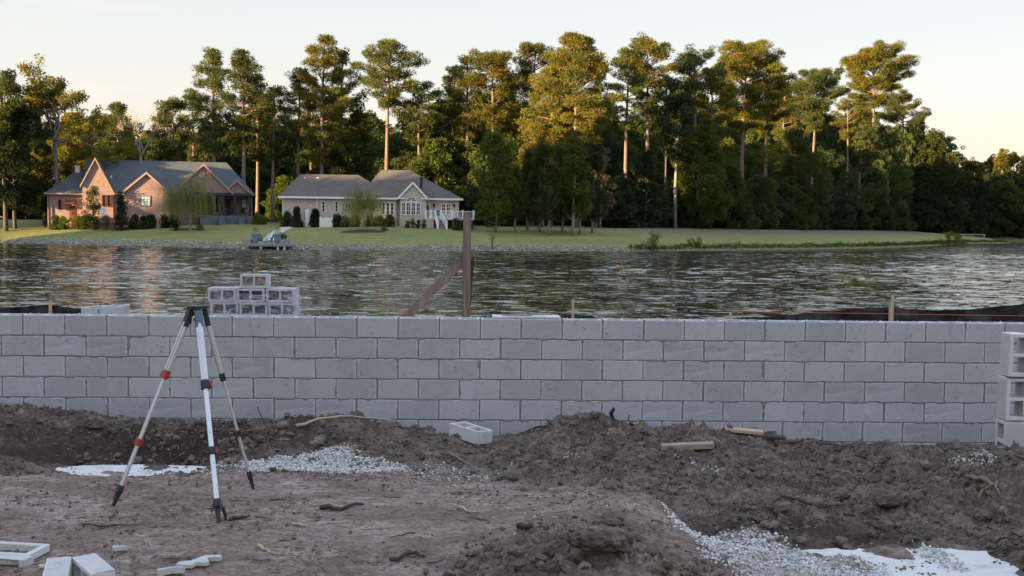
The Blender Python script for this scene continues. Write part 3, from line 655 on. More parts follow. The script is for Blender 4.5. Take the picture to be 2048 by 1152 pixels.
# sparse tree and bare tree
def branching(H, seed, spread, leafn, leafsz, droop=0, levels=4, dirs=None, r0=.22, start=.35):
    rng = np.random.default_rng(seed); t = MB(); C = []; 
    def grow(p, d, L, r, lv):
        pts = [p]; cur = p.copy(); dd = d.copy()
        for k in range(3): dd = unit(dd+rng.normal(size=3)*.16+[0,0,.05]); cur = cur+dd*L/3; pts.append(cur.copy())
        t.tube(pts, [r, r*.85, r*.7, r*.55], 5 if lv < 2 else 3, False)
        if lv >= levels-1: C.append(cur); 
        if lv >= levels-2: C.append(pts[2])
        if lv < levels:
            for k in range(3 if lv else 4): grow(pts[3] if k < 2 else pts[2], unit(dd+rng.normal(size=3)*spread), L*rng.uniform(.55,.8), r*.55, lv+1)
    z0 = H*start; t.tube([(0,0,-.3),(0.1,0,z0*.5),(0,0,z0)], [r0*1.3, r0*1.1, r0], 7, False)
    for d, L in (dirs or [((0,0,1), H*.3)]): grow(np.array([0,0,z0]), unit(np.array(d, float)), L, r0*.7, 0)
    if leafn:
        C = np.array(C); V, F_, T = clumps(C, [.5]*len(C), leafn, .6, leafsz, leafsz*.6, rng, .1)
    else: V, F_, T = np.zeros((0,3)), None, None
    return t, V, F_, T
b0 = at(112, 140); sp = branching(treeH(112, 118, 140, b0), 5, .5, 40, .3, dirs=[((-.1,0,1),4.2),((.8,.2,.62),4.3),((-.25,.3,.9),3.2),((.35,-.3,.9),3.8)], start=.5, r0=.3)
add_tree('leafy_tree', sp, b0, M['leaf_sunlit_brown'], M['bark_grey'], 'sparse tall tree with one long branch reaching right, left of the brick house')
b0 = at(283, 158); t, V, F_, T = branching(treeH(283, 235, 158, b0), 9, .3, 0, .3, dirs=[((0,0,1),3.0),((.3,.1,.95),3.0),((-.3,0,.95),2.8),((.1,.3,.95),2.6)], levels=5, start=.62, r0=.2)
root = empty('bare_tree', b0); tag(root, 'leafless pale tree behind the brick house ridge', 'tree'); t.build('trunk', plain('pale_bark', (.34,.30,.25), .9), root, fix=False)

# -- rows of smaller trees that fill the wood (shared meshes)
protos = []
for i, (H, Rr, cb, kw, lf) in enumerate(((11,4.2,.8,dict(lumps=150),'leaf'),(13,4.4,1.2,dict(lumps=150,shape='flame'),'leaf_black'),(9,3.9,.5,dict(lumps=130),'leaf_mid'),
                                   (15,4.2,1.5,dict(lumps=150,shape='column'),'leaf'),(6,3.6,.1,dict(lumps=110),'leaf_black'))):
    t, V, F_, T = broad(H, Rr, cb, 200+i, dens=120, leafs=.33, lw=.22, **kw)
    protos.append((H, t.mesh('trunk', smooth=True, fix=False), np_mesh('crown', V, F_, {'tint': T}), lf))
    protos[-1][1].materials.append(M['bark_dark']); protos[-1][2].materials.append(M[lf])
pp = []
for i, (H, Rr, cb) in enumerate(((23,3.6,11),(20,3.2,9))):
    t, V, F_, T = pine(H, Rr, cb, 230+i, n=34, dens=70)
    pp.append((H, t.mesh('trunk', smooth=True, fix=False), np_mesh('crown', V, F_, {'tint': T}), 'pine')); pp[-1][1].materials.append(M['bark']); pp[-1][2].materials.append(M['pine'])
def fill(px, Yd, top, pr, group, label):
    b0 = at(px, Yd); H = treeH(px, top, Yd, b0); k = H/pr[0]
    root = empty('pine_tree' if pr[3] == 'pine' else 'leafy_tree', b0, random.uniform(0, 6.28)); root.scale = (max(.8,min(1.35,k*random.uniform(.95,1.15))),)*2+(k,)
    tag(root, label, 'tree', group)
    link_mesh('trunk', pr[1], None, root); link_mesh('crown', pr[2], None, root)
sky_top = lambda px: np.interp(px, [-80,0,90,170,260,300,400,520,560,640,720,780,860,920,1000,1100,1180,1230,1330,1400,1500,1600,1700,1800,1870,1910,1940],
                                   [200,200,260,235,235,240,220,225,245,250,225,240,200,185,185,180,180,225,205,185,185,195,205,235,270,325,390])
def zone(px):
    for lim, t_ in ((100,'beside the heavy black green tree at the left edge'),(330,'behind the left half of the brick house'),(520,'behind the right half of the brick house'),
                    (600,'in the gap between the two houses'),(740,'behind the garage roof of the cream house'),(930,'behind the hip roof of the cream house'),
                    (1210,'behind the feathery trees on the mulch bed'),(1330,'around the pair of bare trunk pines'),(1500,'behind the broad mid green tree'),
                    (1660,'behind the dark dense tree under the round topped pine'),(1800,'behind the huge dark tree mass'),(9999,'at the inlet end of the right wood')):
        if px < lim: return t_
rr = random.Random(3)
for d, step, lo, hi, ks in ((40,44,55,110,(0,1,2,4)),(52,40,20,70,(0,1,3)),(66,38,-5,45,(1,3,0))):
    px = -90
    while px < 1925:
        Yd = rowY(px, d if px > 930 or px < 90 else d+4)+rr.uniform(-3,3)
        kk = rr.choice(ks)
        fill(px, Yd, sky_top(px)+rr.uniform(lo,hi), protos[kk], 'smaller wood trees '+zone(px), ('broad','pointed','paler green','tall','low')[kk]+' tree, '+{40:'front',52:'middle',66:'back'}[d]+' row, '+zone(px))
        px += step*rr.uniform(.7,1.3)
px = 960
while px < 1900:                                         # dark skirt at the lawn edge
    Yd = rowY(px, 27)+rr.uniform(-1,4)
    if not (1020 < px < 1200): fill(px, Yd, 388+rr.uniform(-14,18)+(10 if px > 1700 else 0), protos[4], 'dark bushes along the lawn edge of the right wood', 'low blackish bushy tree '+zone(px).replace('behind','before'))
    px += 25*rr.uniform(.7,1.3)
for px, top, d in ((300,262,60),(330,225,70),(520,190,66),(570,215,72),(620,190,75),(660,205,70),(820,205,74),(905,180,70),(1010,165,74),(1130,150,70),(1210,205,74),(1335,190,72),(1450,160,72),(1560,170,70),(1590,215,66),(1680,240,72),(1830,275,60),(215,255,66),(60,205,60),(120,250,64)):
    fill(px, rowY(px, d), top, pp[rr.randrange(2)], 'slender pines deep in the wood', 'slender deep wood pine '+zone(px))
# far shore of the inlet
fr = [(1935,318,'leaf_sunlit_brown'),(1952,325,'leaf_sunlit_brown'),(1975,308,'leaf_sunlit_brown'),(2000,300,'leaf_sunlit_brown'),(2025,305,'leaf_sunlit_brown'),(2050,312,'leaf_sunlit_brown'),(2075,320,'leaf_sunlit_brown')]
for i, (px, top, lf) in enumerate(fr):
    hero('b', px, top, 304+4*(i%3), 20, 400, lf, ('golden lit tree far off beyond the inlet, ' + ('first','second','third','fourth','fifth','sixth','seventh')[i] + ' from left'), 300+i, lumps=60, dens=70, leafs=.6, lw=.45)['group'] = 'golden trees beyond the inlet'
for i in range(16):
    fill(1912+i*13+rr.uniform(-4,4), 300+rr.uniform(0,6)-(i%2)*3, 372+rr.uniform(-22,22), protos[(1,3,4)[i%3]], 'dark trees on the far shore of the inlet', 'dark tree standing at the far waterline of the inlet')
# woods outside the view to the left: they shade the lake shore and the building site
rng = np.random.default_rng(5); Vs, Fs, Ts, off = [], [], [], 0
def wood_crowns(pos, n_l, seed):
    global off
    for (x, y, H) in pos:
        z0 = fz(x, y) if y > 12 else 0
        u = rng.uniform(0, 1, n_l); a = rng.uniform(0, 6.28, n_l); rad = 5.0*np.sqrt(np.maximum(.05, 1-((u-.45)/.6)**2))*np.sqrt(rng.uniform(.2,1,n_l))
        C = np.stack([x+rad*np.cos(a), y+rad*np.sin(a), z0+H*(.1+.9*u)], -1); n = len(C)
        V, F_ = leaf_tris(C, unit(rng.normal(size=(n,3))), rng.uniform(1.0,2.0,n), rng.uniform(.8,1.6,n), rng)
        Vs.append(V); Fs.append(F_+off); off += len(V); Ts.append(np.repeat(rng.uniform(0,1,n), 3))
WOODS = []
for i in range(60):                                      # beyond the left shore of the lake, with a gap in it
    tt = i/59; yb = -60+250*tt; xb = -128-rng.uniform(0,30)
    if abs((xb+59.0)*SDY-(yb-138)*SDX) < 6.6: continue
    WOODS.append((xb, yb, float(np.interp(yb, [-60,20,45,60,80,130,190], [26,30,30,23,16,17,22]))*rng.uniform(.8,1.15)))
for i in range(16): WOODS.append((-26-rng.uniform(0,14)-i*1.0, -30+i*2.6, rng.uniform(9,14)))
wood_crowns(WOODS, 1600, 5)
me = np_mesh('woods', np.concatenate(Vs), np.concatenate(Fs), {'tint': np.concatenate(Ts)})
tag(link_mesh('woods', me, M['leaf']), 'woods on the shore left of the view', 'woods', kind='stuff')
print('TREE TRIS', TREE_TRIS)
# ------------------------------------------------------------------ houses
def m_brick(name, cols, mort, scale=1.0):
    b = NB(name); v = b.coord(); sx = b.n('SeparateXYZ'); b.l(v, sx.inputs[0])
    cx = b.n('CombineXYZ'); b.l(b.math('ADD', sx.outputs[0], sx.outputs[1]), cx.inputs[0]); b.l(sx.outputs[2], cx.inputs[1])
    t = b.n('TexBrick'); b.l(cx.outputs[0], t.inputs['Vector']); t.inputs['Scale'].default_value = 1; t.inputs['Brick Width'].default_value = .215*scale
    t.inputs['Row Height'].default_value = .075*scale; t.inputs['Mortar Size'].default_value = .010*scale; t.inputs['Color1'].default_value = (*cols[0],1); t.inputs['Color2'].default_value = (*cols[1],1); t.inputs['Mortar'].default_value = (*mort,1)
    n = b.noise(cx.outputs[0], 3.5, 5, .7); m2 = b.n('Mapping'); m2.inputs['Scale'].default_value = (2.2, 6, 1); b.l(cx.outputs[0], m2.inputs[0]); n2 = b.noise(m2.outputs[0], 1.6, 5, .8)
    c_ = b.mix(b.rng(n2, .42, .6, 0, .85), t.outputs[0], cols[2]); c_ = b.mix(b.rng(n, .4, .7, 0, .35), c_, tuple(x*.6 for x in cols[0]))
    return b.fin(c_, .9, b.bump(t.outputs[1], .4, -.01), 0, .2)
M['brick'] = m_brick('red_brick', ((.17,.088,.076),(.27,.155,.135),(.36,.26,.235)), (.31,.27,.255), 2.0)
M['brick_w'] = m_brick('cream_brick', ((.52,.43,.37),(.66,.60,.55),(.40,.31,.26)), (.60,.57,.53), 2.0)
def m_shingle(name, a, c2):
    b = NB(name); g = b.coord(); n = b.noise(g, .8, 4, .6); n2 = b.noise(b.coord((3,3,9)), 4, 4, .7); cc = b.mix(n2, a, c2); cc = b.mix(b.rng(n,.4,.7,0,.35), cc, tuple(x*.65 for x in a))
    return b.fin(cc, .9, b.bump(n2, .5, .02), 0, .25)
M['roof_b'] = m_shingle('slate_blue_shingles', (.060,.072,.082), (.115,.13,.14))
M['roof_g'] = m_shingle('grey_brown_shingles', (.082,.071,.064), (.155,.135,.125))
M['trim_b'] = plain('mauve_trim', (.30,.22,.20), .7, .08); M['dark'] = plain('dark_paint', (.025,.025,.03), .6, .1)
M['white'] = plain('white_paint', (.75,.75,.74), .5, .04, 3); M['cream'] = plain('cream_paint', (.62,.57,.48), .6, .05)
M['slategrey'] = plain('grey_blue_boards', (.13,.15,.175), .7, .15, 4); M['bluedark'] = plain('grey_blue_frame', (.10,.12,.15), .6, .1)
M['door_r'] = plain('red_brown_door', (.14,.05,.035), .6, .1); M['base_brown'] = plain('deck_base_brown', (.12,.09,.08), .9, .1)  # the last one is an even dark brown for the deck base
b = NB('window_glass'); M['glass'] = b.fin((.012,.014,.018), .08, None, 0, .5)
b = NB('window_blind'); g = b.coord((1,1,14)); M['blind'] = b.fin(b.mix(b.noise(g, 3, 2), (.42,.50,.55), (.62,.68,.70)), .35, None, 0, .5)
M['mulch'] = plain('mulch', (.055,.038,.03), .98, .4, 20, 0, .03)

class House:
    def __init__(s, px, Yd, ang, z, name, label):
        p = P(px, 440, Yd); s.o = Vector((p.x, Yd, z)); s.a = ang; s.root = empty(name, s.o, ang); tag(s.root, label, 'house')
        s.u = Vector((math.cos(ang), math.sin(ang), 0)); s.n = Vector((-math.sin(ang), math.cos(ang), 0))
    def uw(s, px, py, v=0):                              # local (u, w) of the pixel ray on the vertical plane at depth v
        d = ray(px, py); o = s.o+s.n*v; t = (o-CAM).dot(s.n)/d.dot(s.n); q = CAM+d*t-s.o; return q.dot(s.u), q.z
    def U(s, px, v=0, py=400): return s.uw(px, py, v)[0]
    def W(s, px, py, v=0): return s.uw(px, py, v)[1]
    def window(s, u0, u1, w0, w1, v, nx=1, ny=2, fm='white', pm='glass', t=.07, parent=None, arch=False):
        f = MB(); fr = .09
        f.box(u0-fr, u0, v-t, v, w0-fr, w1+fr); f.box(u1, u1+fr, v-t, v, w0-fr, w1+fr); f.box(u0, u1, v-t, v, w1, w1+fr); f.box(u0, u1, v-t-.03, v, w0-fr, w0)
        for i in range(1, nx): x = u0+(u1-u0)*i/nx; f.box(x-.02, x+.02, v-t*.7, v-.021, w0, w1)
        for j in range(1, ny):
            z = w0+(w1-w0)*j/ny
            for i in range(nx): f.box(u0+(u1-u0)*i/nx+(.02 if i else 0), u0+(u1-u0)*(i+1)/nx-(.02 if i < nx-1 else 0), v-t*.7, v-.021, z-.02, z+.02)
        fo = f.build('window', M[fm], parent or s.root); MB().box(u0, u1, v-.02, v, w0, w1).build('pane', M[pm], fo); return fo
    def gable_front(s, name, ul, ur, wl, wr, ua, wa, v, base, mat, th=.3):
        f = MB(); f.slab([(ul,v,base),(ur,v,base),(ur,v,wr),(ua,v,wa),(ul,v,wl)], (0,th,0)); return f.build(name, mat, s.root)
    def gable_roof(s, ul, ur, wl, wr, ua, wa, v0, v1, mat, trim, over=.35, th=.16, rake=.28):
        f = MB(); kl = (wa-wl)/(ua-ul); kr = (wa-wr)/(ur-ua)
        L = [(ul-over, wl-over*kl),(ua, wa)]; Rr_ = [(ua, wa),(ur+over, wr-over*kr)]
        for (a, b_) in (L, Rr_): f.slab([(a[0],v0-over,a[1]),(b_[0],v0-over,b_[1]),(b_[0],v1,b_[1]),(a[0],v1,a[1])], (0,0,th))
        r_ = f.build('roof', mat, s.root)
        g = MB()
        for (a, b_) in (L, Rr_): g.slab([(a[0],v0-over-.05,a[1]+th+.03),(b_[0],v0-over-.05,b_[1]+th+.03),(b_[0],v0-over-.05,b_[1]+th-rake),(a[0],v0-over-.05,a[1]+th-rake)], (0,.045,0))
        g.build('rake_trim', trim, r_); return r_
def on_bank(px, Yd): return fz(ray(px, 445).x*Yd, Yd)

# ---- brick house
HZ = P(300, 444.5, 139).z
H1 = House(165, 137, R(14), HZ, 'brick_house', 'long red brick house with blue grey roof and steep gables by the lake'); rt = H1.root
U = H1.U; W = H1.W
base = -.7; ew = W(227,386); 
# left wing (slightly set back)
v = 1.2; lw0, lw1 = U(98,v), U(168,v)
MB().box(lw0, lw1, v, v+9, base, W(130,388,v)).build('wall', M['brick'], rt)
e0 = W(130,387,v); rid = W(150,342,v+4.5); f = MB()
a_ = [(lw0-.5, v-.5), (lw1+3, v-.5), (lw1+3, v+9.5), (lw0-.5, v+9.5)]
rl, rr_ = (U(152,v+4.5), v+4.5), (lw1+3, v+4.5)
f.poly([(a_[0][0],a_[0][1],e0),(a_[1][0],a_[1][1],e0),(a_[2][0],a_[2][1],e0),(a_[3][0],a_[3][1],e0),(rl[0],rl[1],rid),(rr_[0],rr_[1],rid)], [(0,1,5,4),(1,2,5),(2,3,4,5),(3,0,4),(3,2,1,0)])
f.build('roof', M['roof_b'], rt); MB().box(lw0-.55, lw1, v-.58, v-.5, e0-.15, e0+.05).build('gutter', M['trim_b'], rt)
cu = U(156,v+4.5); MB().box(cu-.28,cu+.28,v+4.2,v+4.8,rid-.3,rid+.55).build('cupola', M['white'], rt); 
MB().slab([(cu-.34,v+4.1,rid+.55),(cu+.34,v+4.1,rid+.55),(cu+.34,v+4.9,rid+.55),(cu-.34,v+4.9,rid+.55)], (0,0,.15)).build('cupola_cap', M['white'], rt)
H1.window(U(117.5,v), U(121.5,v), W(120,418,v), W(120,400,v), v, 1, 2, 'door_r', 'glass')
H1.window(U(147.5,v), U(149,v), W(145,432,v), W(145,413,v), v, 1, 2, 'door_r', 'glass')
dd = MB().box(U(138.5,v), U(145,v), v-.06, v, W(140,440,v), W(140,411,v)).build('door', M['door_r'], rt); MB().box(U(144,v)-.05, U(144,v)+.05, v-.14, v-.06, 1.0,1.1).build('handle', M['dark'], dd)
aw = MB(); x0, x1, z1, z0 = U(130,v), U(153,v), W(140,401,v), W(140,407,v)
aw.poly([(x0,v,z1),(x1,v,z1),(x1-.1,v-1.3,z0),(x0+.1,v-1.3,z0),(x0,v,z1-.3),(x1,v,z1-.3),(x1-.3,v-1.2,z0-.12),(x0+.3,v-1.2,z0-.12)], [(0,1,2,3),(7,6,5,4),(0,3,7,4),(3,2,6,7),(2,1,5,6)]); aw.build('door_canopy', M['door_r'], rt)
for q in (103, 96): MB().beam((U(q,v),v-.08,base), (U(q,v),v-.08,e0-.1), .1, .1).build('downspout', M['trim_b'], rt)
# main body under long ridge
mL, mR = U(172), U(506); mw = ew; vb = 10
MB().box(mL, U(398), .02, vb, base, mw).build('wall', M['brick'], rt)
rv = 5.0; z_r = W(250,320,rv); f = MB()
uR1 = U(453,rv); uL1 = U(196,rv)-1.5
f.poly([(mL-.3,-.5,mw),(mR+.4,-.5,mw),(mR+.4,vb+.5,mw),(mL-.3,vb+.5,mw),(uL1,rv,z_r),(uR1,rv,z_r)], [(0,1,5,4),(1,2,5),(2,3,4,5),(3,0,4),(3,2,1,0)])
f.build('roof', M['roof_b'], rt)
MB().box(U(226),U(250),-.60,-.52,mw-.22,mw+.02).build('gutter', M['trim_b'], rt)
# steep gable
ua, wa = H1.uw(190.5, 318, -.6); ul, ur = U(165,-.6), U(226,-.6); wl, wr = W(165,371,-.6), W(226,383,-.6)
wl = wa-(ua-ul)*(wa-wr)/(ur-ua)*1.0
H1.gable_front('gable_wall', ul, ur, wl, wr, ua, wa, -.6, base, M['brick'], .6)
H1.gable_roof(ul, ur, wl, wr, ua, wa, -.6, rv, M['roof_b'], M['trim_b'], .25)
for a, b_ in ((205.5,210.5),(215.5,221)): H1.window(U(a,-.6), U(b_,-.6), W(213,412,-.6), W(213,391,-.6), -.6, 1, 3, 'door_r', 'glass')
# second gable
def front_gable(apx, apy, lx, ly, rx, ry, v, v1, mat='brick', roof='roof_b', th=.6, over=.3):
    ua, wa = H1.uw(apx, apy, v); ul, wl = H1.uw(lx, ly, v); ur, wr = H1.uw(rx, ry, v)
    H1.gable_front('gable_wall', ul+.0, ur, wl, wr, ua, wa, v, base, M[mat], th); H1.gable_roof(ul, ur, wl, wr, ua, wa, v, v1, M[roof], M['trim_b'], over); return ul, ur, wl
front_gable(293, 346.5, 248, 383, 338, 386, -1.4, 4.2, th=1.4)
H1.window(U(281.5,-1.4), U(299.5,-1.4), W(290,411,-1.4), W(290,393,-1.4), -1.4, 3, 3, 'bluedark', 'blind')
# big right gable on columns
v = -1.8; ua, wa = H1.uw(407, 330, v); ul, wl = H1.uw(350, 383, v); ur, wr = H1.uw(462, 384, v)
H1.gable_front('gable_wall', ul, ur, wl, wr, ua, wa, v, min(wl, wr)-.05, M['brick'], .5); H1.gable_roof(ul, ur, wl, wr, ua, wa, v, 5, M['roof_b'], M['trim_b'], .3)
k = MB(); k.lathe([(.45,0),(.45,.08)], 14); vt = k.build('round_vent', M['trim_b'], rt); vt.rotation_euler = (R(90),0,0); vt.location = (U(404,v), v-.02, W(404,350,v))
H1.window(U(352,v), U(395,v)-.6, W(370,428,v), W(370,392,v), v+2.1, 5, 2, 'cream', 'glass')
MB().box(U(340), U(398), v+2.1, .02, base, mw).build('wall', M['brick'], rt)
# small right gable
v = -1.0; ua, wa = H1.uw(474, 362, v); ul, wl = H1.uw(450, 383, v); ur, wr = H1.uw(500, 386, v)
H1.gable_front('gable_wall', ul, ur, wl, wr, ua, wa, v, min(wl,wr)-.05, M['brick'], .4); H1.gable_roof(ul, ur, wl, wr, ua, wa, v, 4, M['roof_b'], M['trim_b'], .3)
# porch
pf = W(450, 431, -1.5); pb = 2.6; 
MB().box(U(398), U(505), pb, vb, base, mw).build('wall', M['brick'], rt)
MB().box(U(395,-1.8), U(503,-1.8), -1.9, pb, pf-.15, pf).build('porch_floor', M['slategrey'], rt)
MB().box(U(342,-1.8), U(503,-1.8), -2.0, -1.6, min(wl,wr)-.45, min(wl,wr)-.06).build('porch_beam', M['dark'], rt)
sk = MB(); x0, x1 = U(400,-1.8), U(511,-1.8); n = 34
for i in range(n): a = x0+(x1-x0)*i/n; sk.box(a+.02, a+(x1-x0)/n-.02, -1.95, -1.9, base, pf-.16)
sk.box(x0, x1, -1.88, -1.8, base, pf-.16); tag(sk.build('porch_skirt', M['slategrey'], rt), kind='stuff')
for q in (430, 446, 470, 500): MB().box(U(q,-1.8)-.13, U(q,-1.8)+.13, -1.9, -1.64, pf, min(wl,wr)-.45).build('column', M['dark'], rt)
for a, b_ in ((431,436),(441,447)): H1.window(U(a,pb), U(b_,pb), W(440,426,pb), W(440,396,pb), pb, 1, 2, 'cream', 'glass')
H1.window(U(484,pb), U(492,pb), W(490,415,pb), W(490,399,pb), pb, 2, 2, 'dark', 'blind')
dd = MB().box(U(452,pb), U(461,pb), pb-.05, pb, pf, W(455,398,pb)).build('door', M['dark'], rt)
def stairs(H, u0, u1, v0, top, bot, n, mat, railm, depth=.3):
    st = []
    for i in range(n):
        z = top-(top-bot)*(i+1)/(n+1); MB().box(u0, u1, v0-(i+1)*depth, v0-i*depth+.02, bot-.3, z).build('step', mat, H.root)
    return v0-n*depth
for a, b_ in ((437,452),(477,490)):
    ve = stairs(H1, U(a,-1.95), U(b_,-1.95), -1.96, pf, base+.35, 6, M['slategrey'], None)
    for q in (a, b_):
        g = MB(); uu = U(q,-1.95); g.beam((uu,-1.96,pf+.9), (uu,ve,base+1.1), .06, .06)
        for i in range(7): tt = i/6; y = -1.96+(ve+1.96)*tt; g.beam((uu,y,pf+(base+.2-pf)*tt), (uu,y,pf+.9+(base+1.1-pf-.9)*tt), .03, .03)
        tag(g.build('stair_rail', M['dark'], rt), kind='stuff')
pr = MB(); 
for a, b_ in ((452,476),(490,503),(400,437)):
    u0, u1 = U(a,-1.8), U(b_,-1.8); pr.box(u0,u1,-1.86,-1.8,pf+.85,pf+.92); pr.box(u0,u1,-1.86,-1.8,pf+.1,pf+.15)
    for i in range(int((u1-u0)/.15)): x = u0+.07+i*.15; pr.box(x-.012,x+.012,-1.85,-1.82,pf+.15,pf+.85)
tag(pr.build('porch_railing', M['dark'], rt), kind='stuff')
v = 2.6-1.2
for k_, q in enumerate((456, 466, 485, 495)):
    fr = empty('patio_chair', rt.matrix_basis @ Vector((U(q,v), v, pf)), H1.a+R(180)); cm = M['dark'] if k_ < 3 else plain('wicker', (.30,.22,.13), .8, .2)
    tag(fr, ('dark patio chair under the brick house porch, '+('leftmost','second from left','third from left')[k_]) if k_ < 3 else 'tan wicker chair at the right end of the brick porch', 'chair', 'chairs on the brick house porch')
    MB().box(-.28,.28,-.28,.28,.38,.46).build('seat', cm, fr); MB().slab([(-.28,.24,.46),(.28,.24,.46),(.28,.36,1.0),(-.28,.36,1.0)], (0,.05,0)).build('backrest', cm, fr)
    for sx in (-.25,.25):
        for sy in (-.25,.25): MB().beam((sx,sy,0),(sx,sy,.38),.05,.05).build('leg', cm, fr)
    for sx in (-.29,.29): MB().box(sx-.03,sx+.03,-.28,.28,.6,.65).build('armrest', cm, fr)
for q, pz in ((226, 343), (262, 352)):
    pass
MB().lathe([(.09,0),(.09,.35)], 8, (U(223,2), 2.0, W(223,353,2)-.2)).build('vent_pipe', M['white'], rt)
# satellite dish
p = P(206, 424, 134.5); dz = p.z-fz(p.x, 134.5)
ds = empty('satellite_dish', (p.x, 134.5, fz(p.x,134.5)), R(25)); tag(ds, 'round grey satellite dish in front of the brick steep gable', 'satellite dish')
MB().tube([(0,0,-.2),(0,0,dz-.1)], .05, 6).build('pole', M['slategrey'], ds)
k = MB().lathe([(.02,-.12),(.25,-.09),(.42,-.03),(.55,.06),(.56,.08),(.43,0),(.25,-.06),(.02,-.09)], 18); d_ = k.build('dish', plain('dish_grey', (.55,.55,.56), .5), ds, fix=False); d_.location = (0,-.05,dz); d_.rotation_euler = (R(60),0,R(20)); d_.scale = (.95,.95,.95)
MB().beam((0,-.1,dz-.3),(0.1,-.75,dz+.1),.04,.04).build('arm', M['dark'], ds)

# ---- cream house
H2Z = P(700, 451.5, 134).z
H2 = House(565, 134, R(3), H2Z, 'cream_house', 'low cream brick house with brown hip roof, arched window and white deck'); rt = H2.root
U = H2.U; W = H2.W; base = -.6
mw = W(650,394); 
MB().box(U(565), U(794), 0, 9, base, mw).build('wall', M['brick_w'], rt)
f = MB(); rv = 4.5; zr = W(650,349,rv); x0, x1 = U(565)-.5, U(794)+.2; a, b_ = U(601,rv), U(716,rv); rx = U(742)
f.poly([(x0,-.45,mw),(x1,-.45,mw),(x1,9.4,mw),(x0,9.4,mw),(a,rv,zr),(b_,rv,zr)], [(0,1,5,4),(1,2,5),(2,3,4,5),(3,0,4),(3,2,1,0)]); f.build('roof', M['roof_g'], rt)
MB().box(x0-.02, U(797), -.55, -.46, mw-.22, mw+.02).build('gutter', M['white'], rt)
for q in (566, 634, 790): MB().beam((U(q),-.09,base), (U(q),-.09,mw-.1), .12, .1).build('downspout', M['white'], rt)
for q in (610, 636): 
    k = MB().lathe([(.28,0),(.28,.12),(.14,.2)], 10, (U(q,3.9),3.9,W(q,356,3.9)-.1)); k.build('roof_vent', M['cream'], rt)
# right body
v0 = .4; xr = U(918,v0); mw2 = W(880,397,v0); xl = U(735,v0)
MB().box(xl, xr, v0, 11.4, base, mw2).build('wall', M['brick_w'], rt)
rv = 6.0; zr2 = W(790,340,rv); a, b_ = U(762,rv), U(819,rv); f = MB(); x0, x1 = xl-1.2, xr+.5
f.poly([(x0,v0-.5,mw2),(x1,v0-.5,mw2),(x1,11.9,mw2),(x0,11.9,mw2),(a,rv,zr2),(b_,rv,zr2)], [(0,1,5,4),(1,2,5),(2,3,4,5),(3,0,4),(3,2,1,0)]); f.build('roof', M['roof_g'], rt)
MB().box(U(850,-.2), x1+.03, v0-.6, v0-.51, mw2-.22, mw2+.02).build('gutter', M['white'], rt)
# lower roof left of gable
zr3 = W(790,362,2.2); f = MB(); a, b_ = U(753,2.2), U(826,2.2); f.poly([(U(740),-.47,mw+.01),(U(800),-.47,mw+.01),(U(826,2.2),2.2,zr3),(a,2.2,zr3),(a,5.5,zr3),(b_,5.5,zr3)], [(0,1,2,3),(3,2,5,4)]); 
f = MB(); f.slab([(U(742),-.5,mw),(U(800),-.5,mw),(b_,2.2,zr3),(a,2.2,zr3)], (0,0,.12)); f.slab([(a,2.2,zr3),(b_,2.2,zr3),(b_,6,zr3+.02),(a,6,zr3+.02)], (0,0,.12)); f.slab([(U(742),-.5,mw),(a,2.2,zr3),(a,6,zr3),(U(742),3,mw)], (0,0,.11)); f.build('roof', M['roof_g'], rt)
# front gable
v = -1.5; ua, wa = H2.uw(826, 366, v); ul, wl = H2.uw(800, 393, v); ur, wr = H2.uw(852, 394.5, v)
H2.gable_front('gable_wall', ul, ur, wl, wr, ua, wa, v, base, M['brick_w'], 2.0); H2.gable_roof(ul, ur, wl, wr, ua, wa, v, 2.6, M['roof_g'], M['white'], .25, rake=.3)
def ret(u): MB().box(u-.35, u+.35, v-.3, v+.02, wl-.32, wl-.14).build('gable_return', M['white'], rt)
ret(ul+.25); ret(ur-.25)
z0, z1 = W(820,429,v), W(820,406,v); xs = [U(q,v) for q in (802.5,811.8,822,832,841.5)]
for i in range(4): H2.window(xs[i]+.1, xs[i+1]-.1, z0, z1, v, 2, 3, 'white', 'glass')
# fan window
cxu = (xs[0]+xs[-1])/2+.05; rw = (U(831,v)-U(813,v))/2; zb = W(822,402,v); k = MB(); n = 14; zt = W(822,395.5,v)-zb
def arc(r, dz): return [(cxu+r*rw*math.cos(math.pi*i/n), zb+dz+r*zt*math.sin(math.pi*i/n)) for i in range(n+1)]
o_, i_ = arc(1.15,0), arc(1.0,.02)
for i in range(n): k.slab([(o_[i][0],v-.08,o_[i][1]),(o_[i+1][0],v-.08,o_[i+1][1]),(i_[i+1][0],v-.08,i_[i+1][1]),(i_[i][0],v-.08,i_[i][1])], (0,.08,0))
k.box(cxu-rw*1.15, cxu+rw*1.15, v-.085, v, zb-.1, zb)
for i in (3,5,7,9,11): k.beam((cxu,v-.05,zb), (cxu+rw*math.cos(math.pi*i/n),v-.05,zb+zt*math.sin(math.pi*i/n)), .04, .04)
fw = k.build('arched_window', M['white'], rt); k = MB(); k.slab([(x,v-.02,z) for x, z in arc(1.0,0)], (0,.02,0)); k.build('pane', M['glass'], fw)
MB().box(ul-.05, ur+.05, v-.06, v, W(820,439,v)-.05, W(820,439,v)+.08).build('ledge', M['brick_w'], rt)
for a, b_ in ((765,769.5),(773.5,778),(782,786.5)): H2.window(U(a), U(b_), W(775,428), W(775,406), 0, 1, 3, 'white', 'glass')
for a, b_ in ((644.8,649),(671,675)): H2.window(U(a), U(b_), W(650,423), W(650,403), 0, 1, 3, 'white', 'glass')
H2.window(U(691), U(701), W(695,416), W(695,407.5), 0, 2, 1, 'white', 'glass'); H2.window(U(744), U(748.5), W(745,421), W(745,405), 0, 1, 2, 'white', 'glass')
dk = W(870,437.5,-.3)
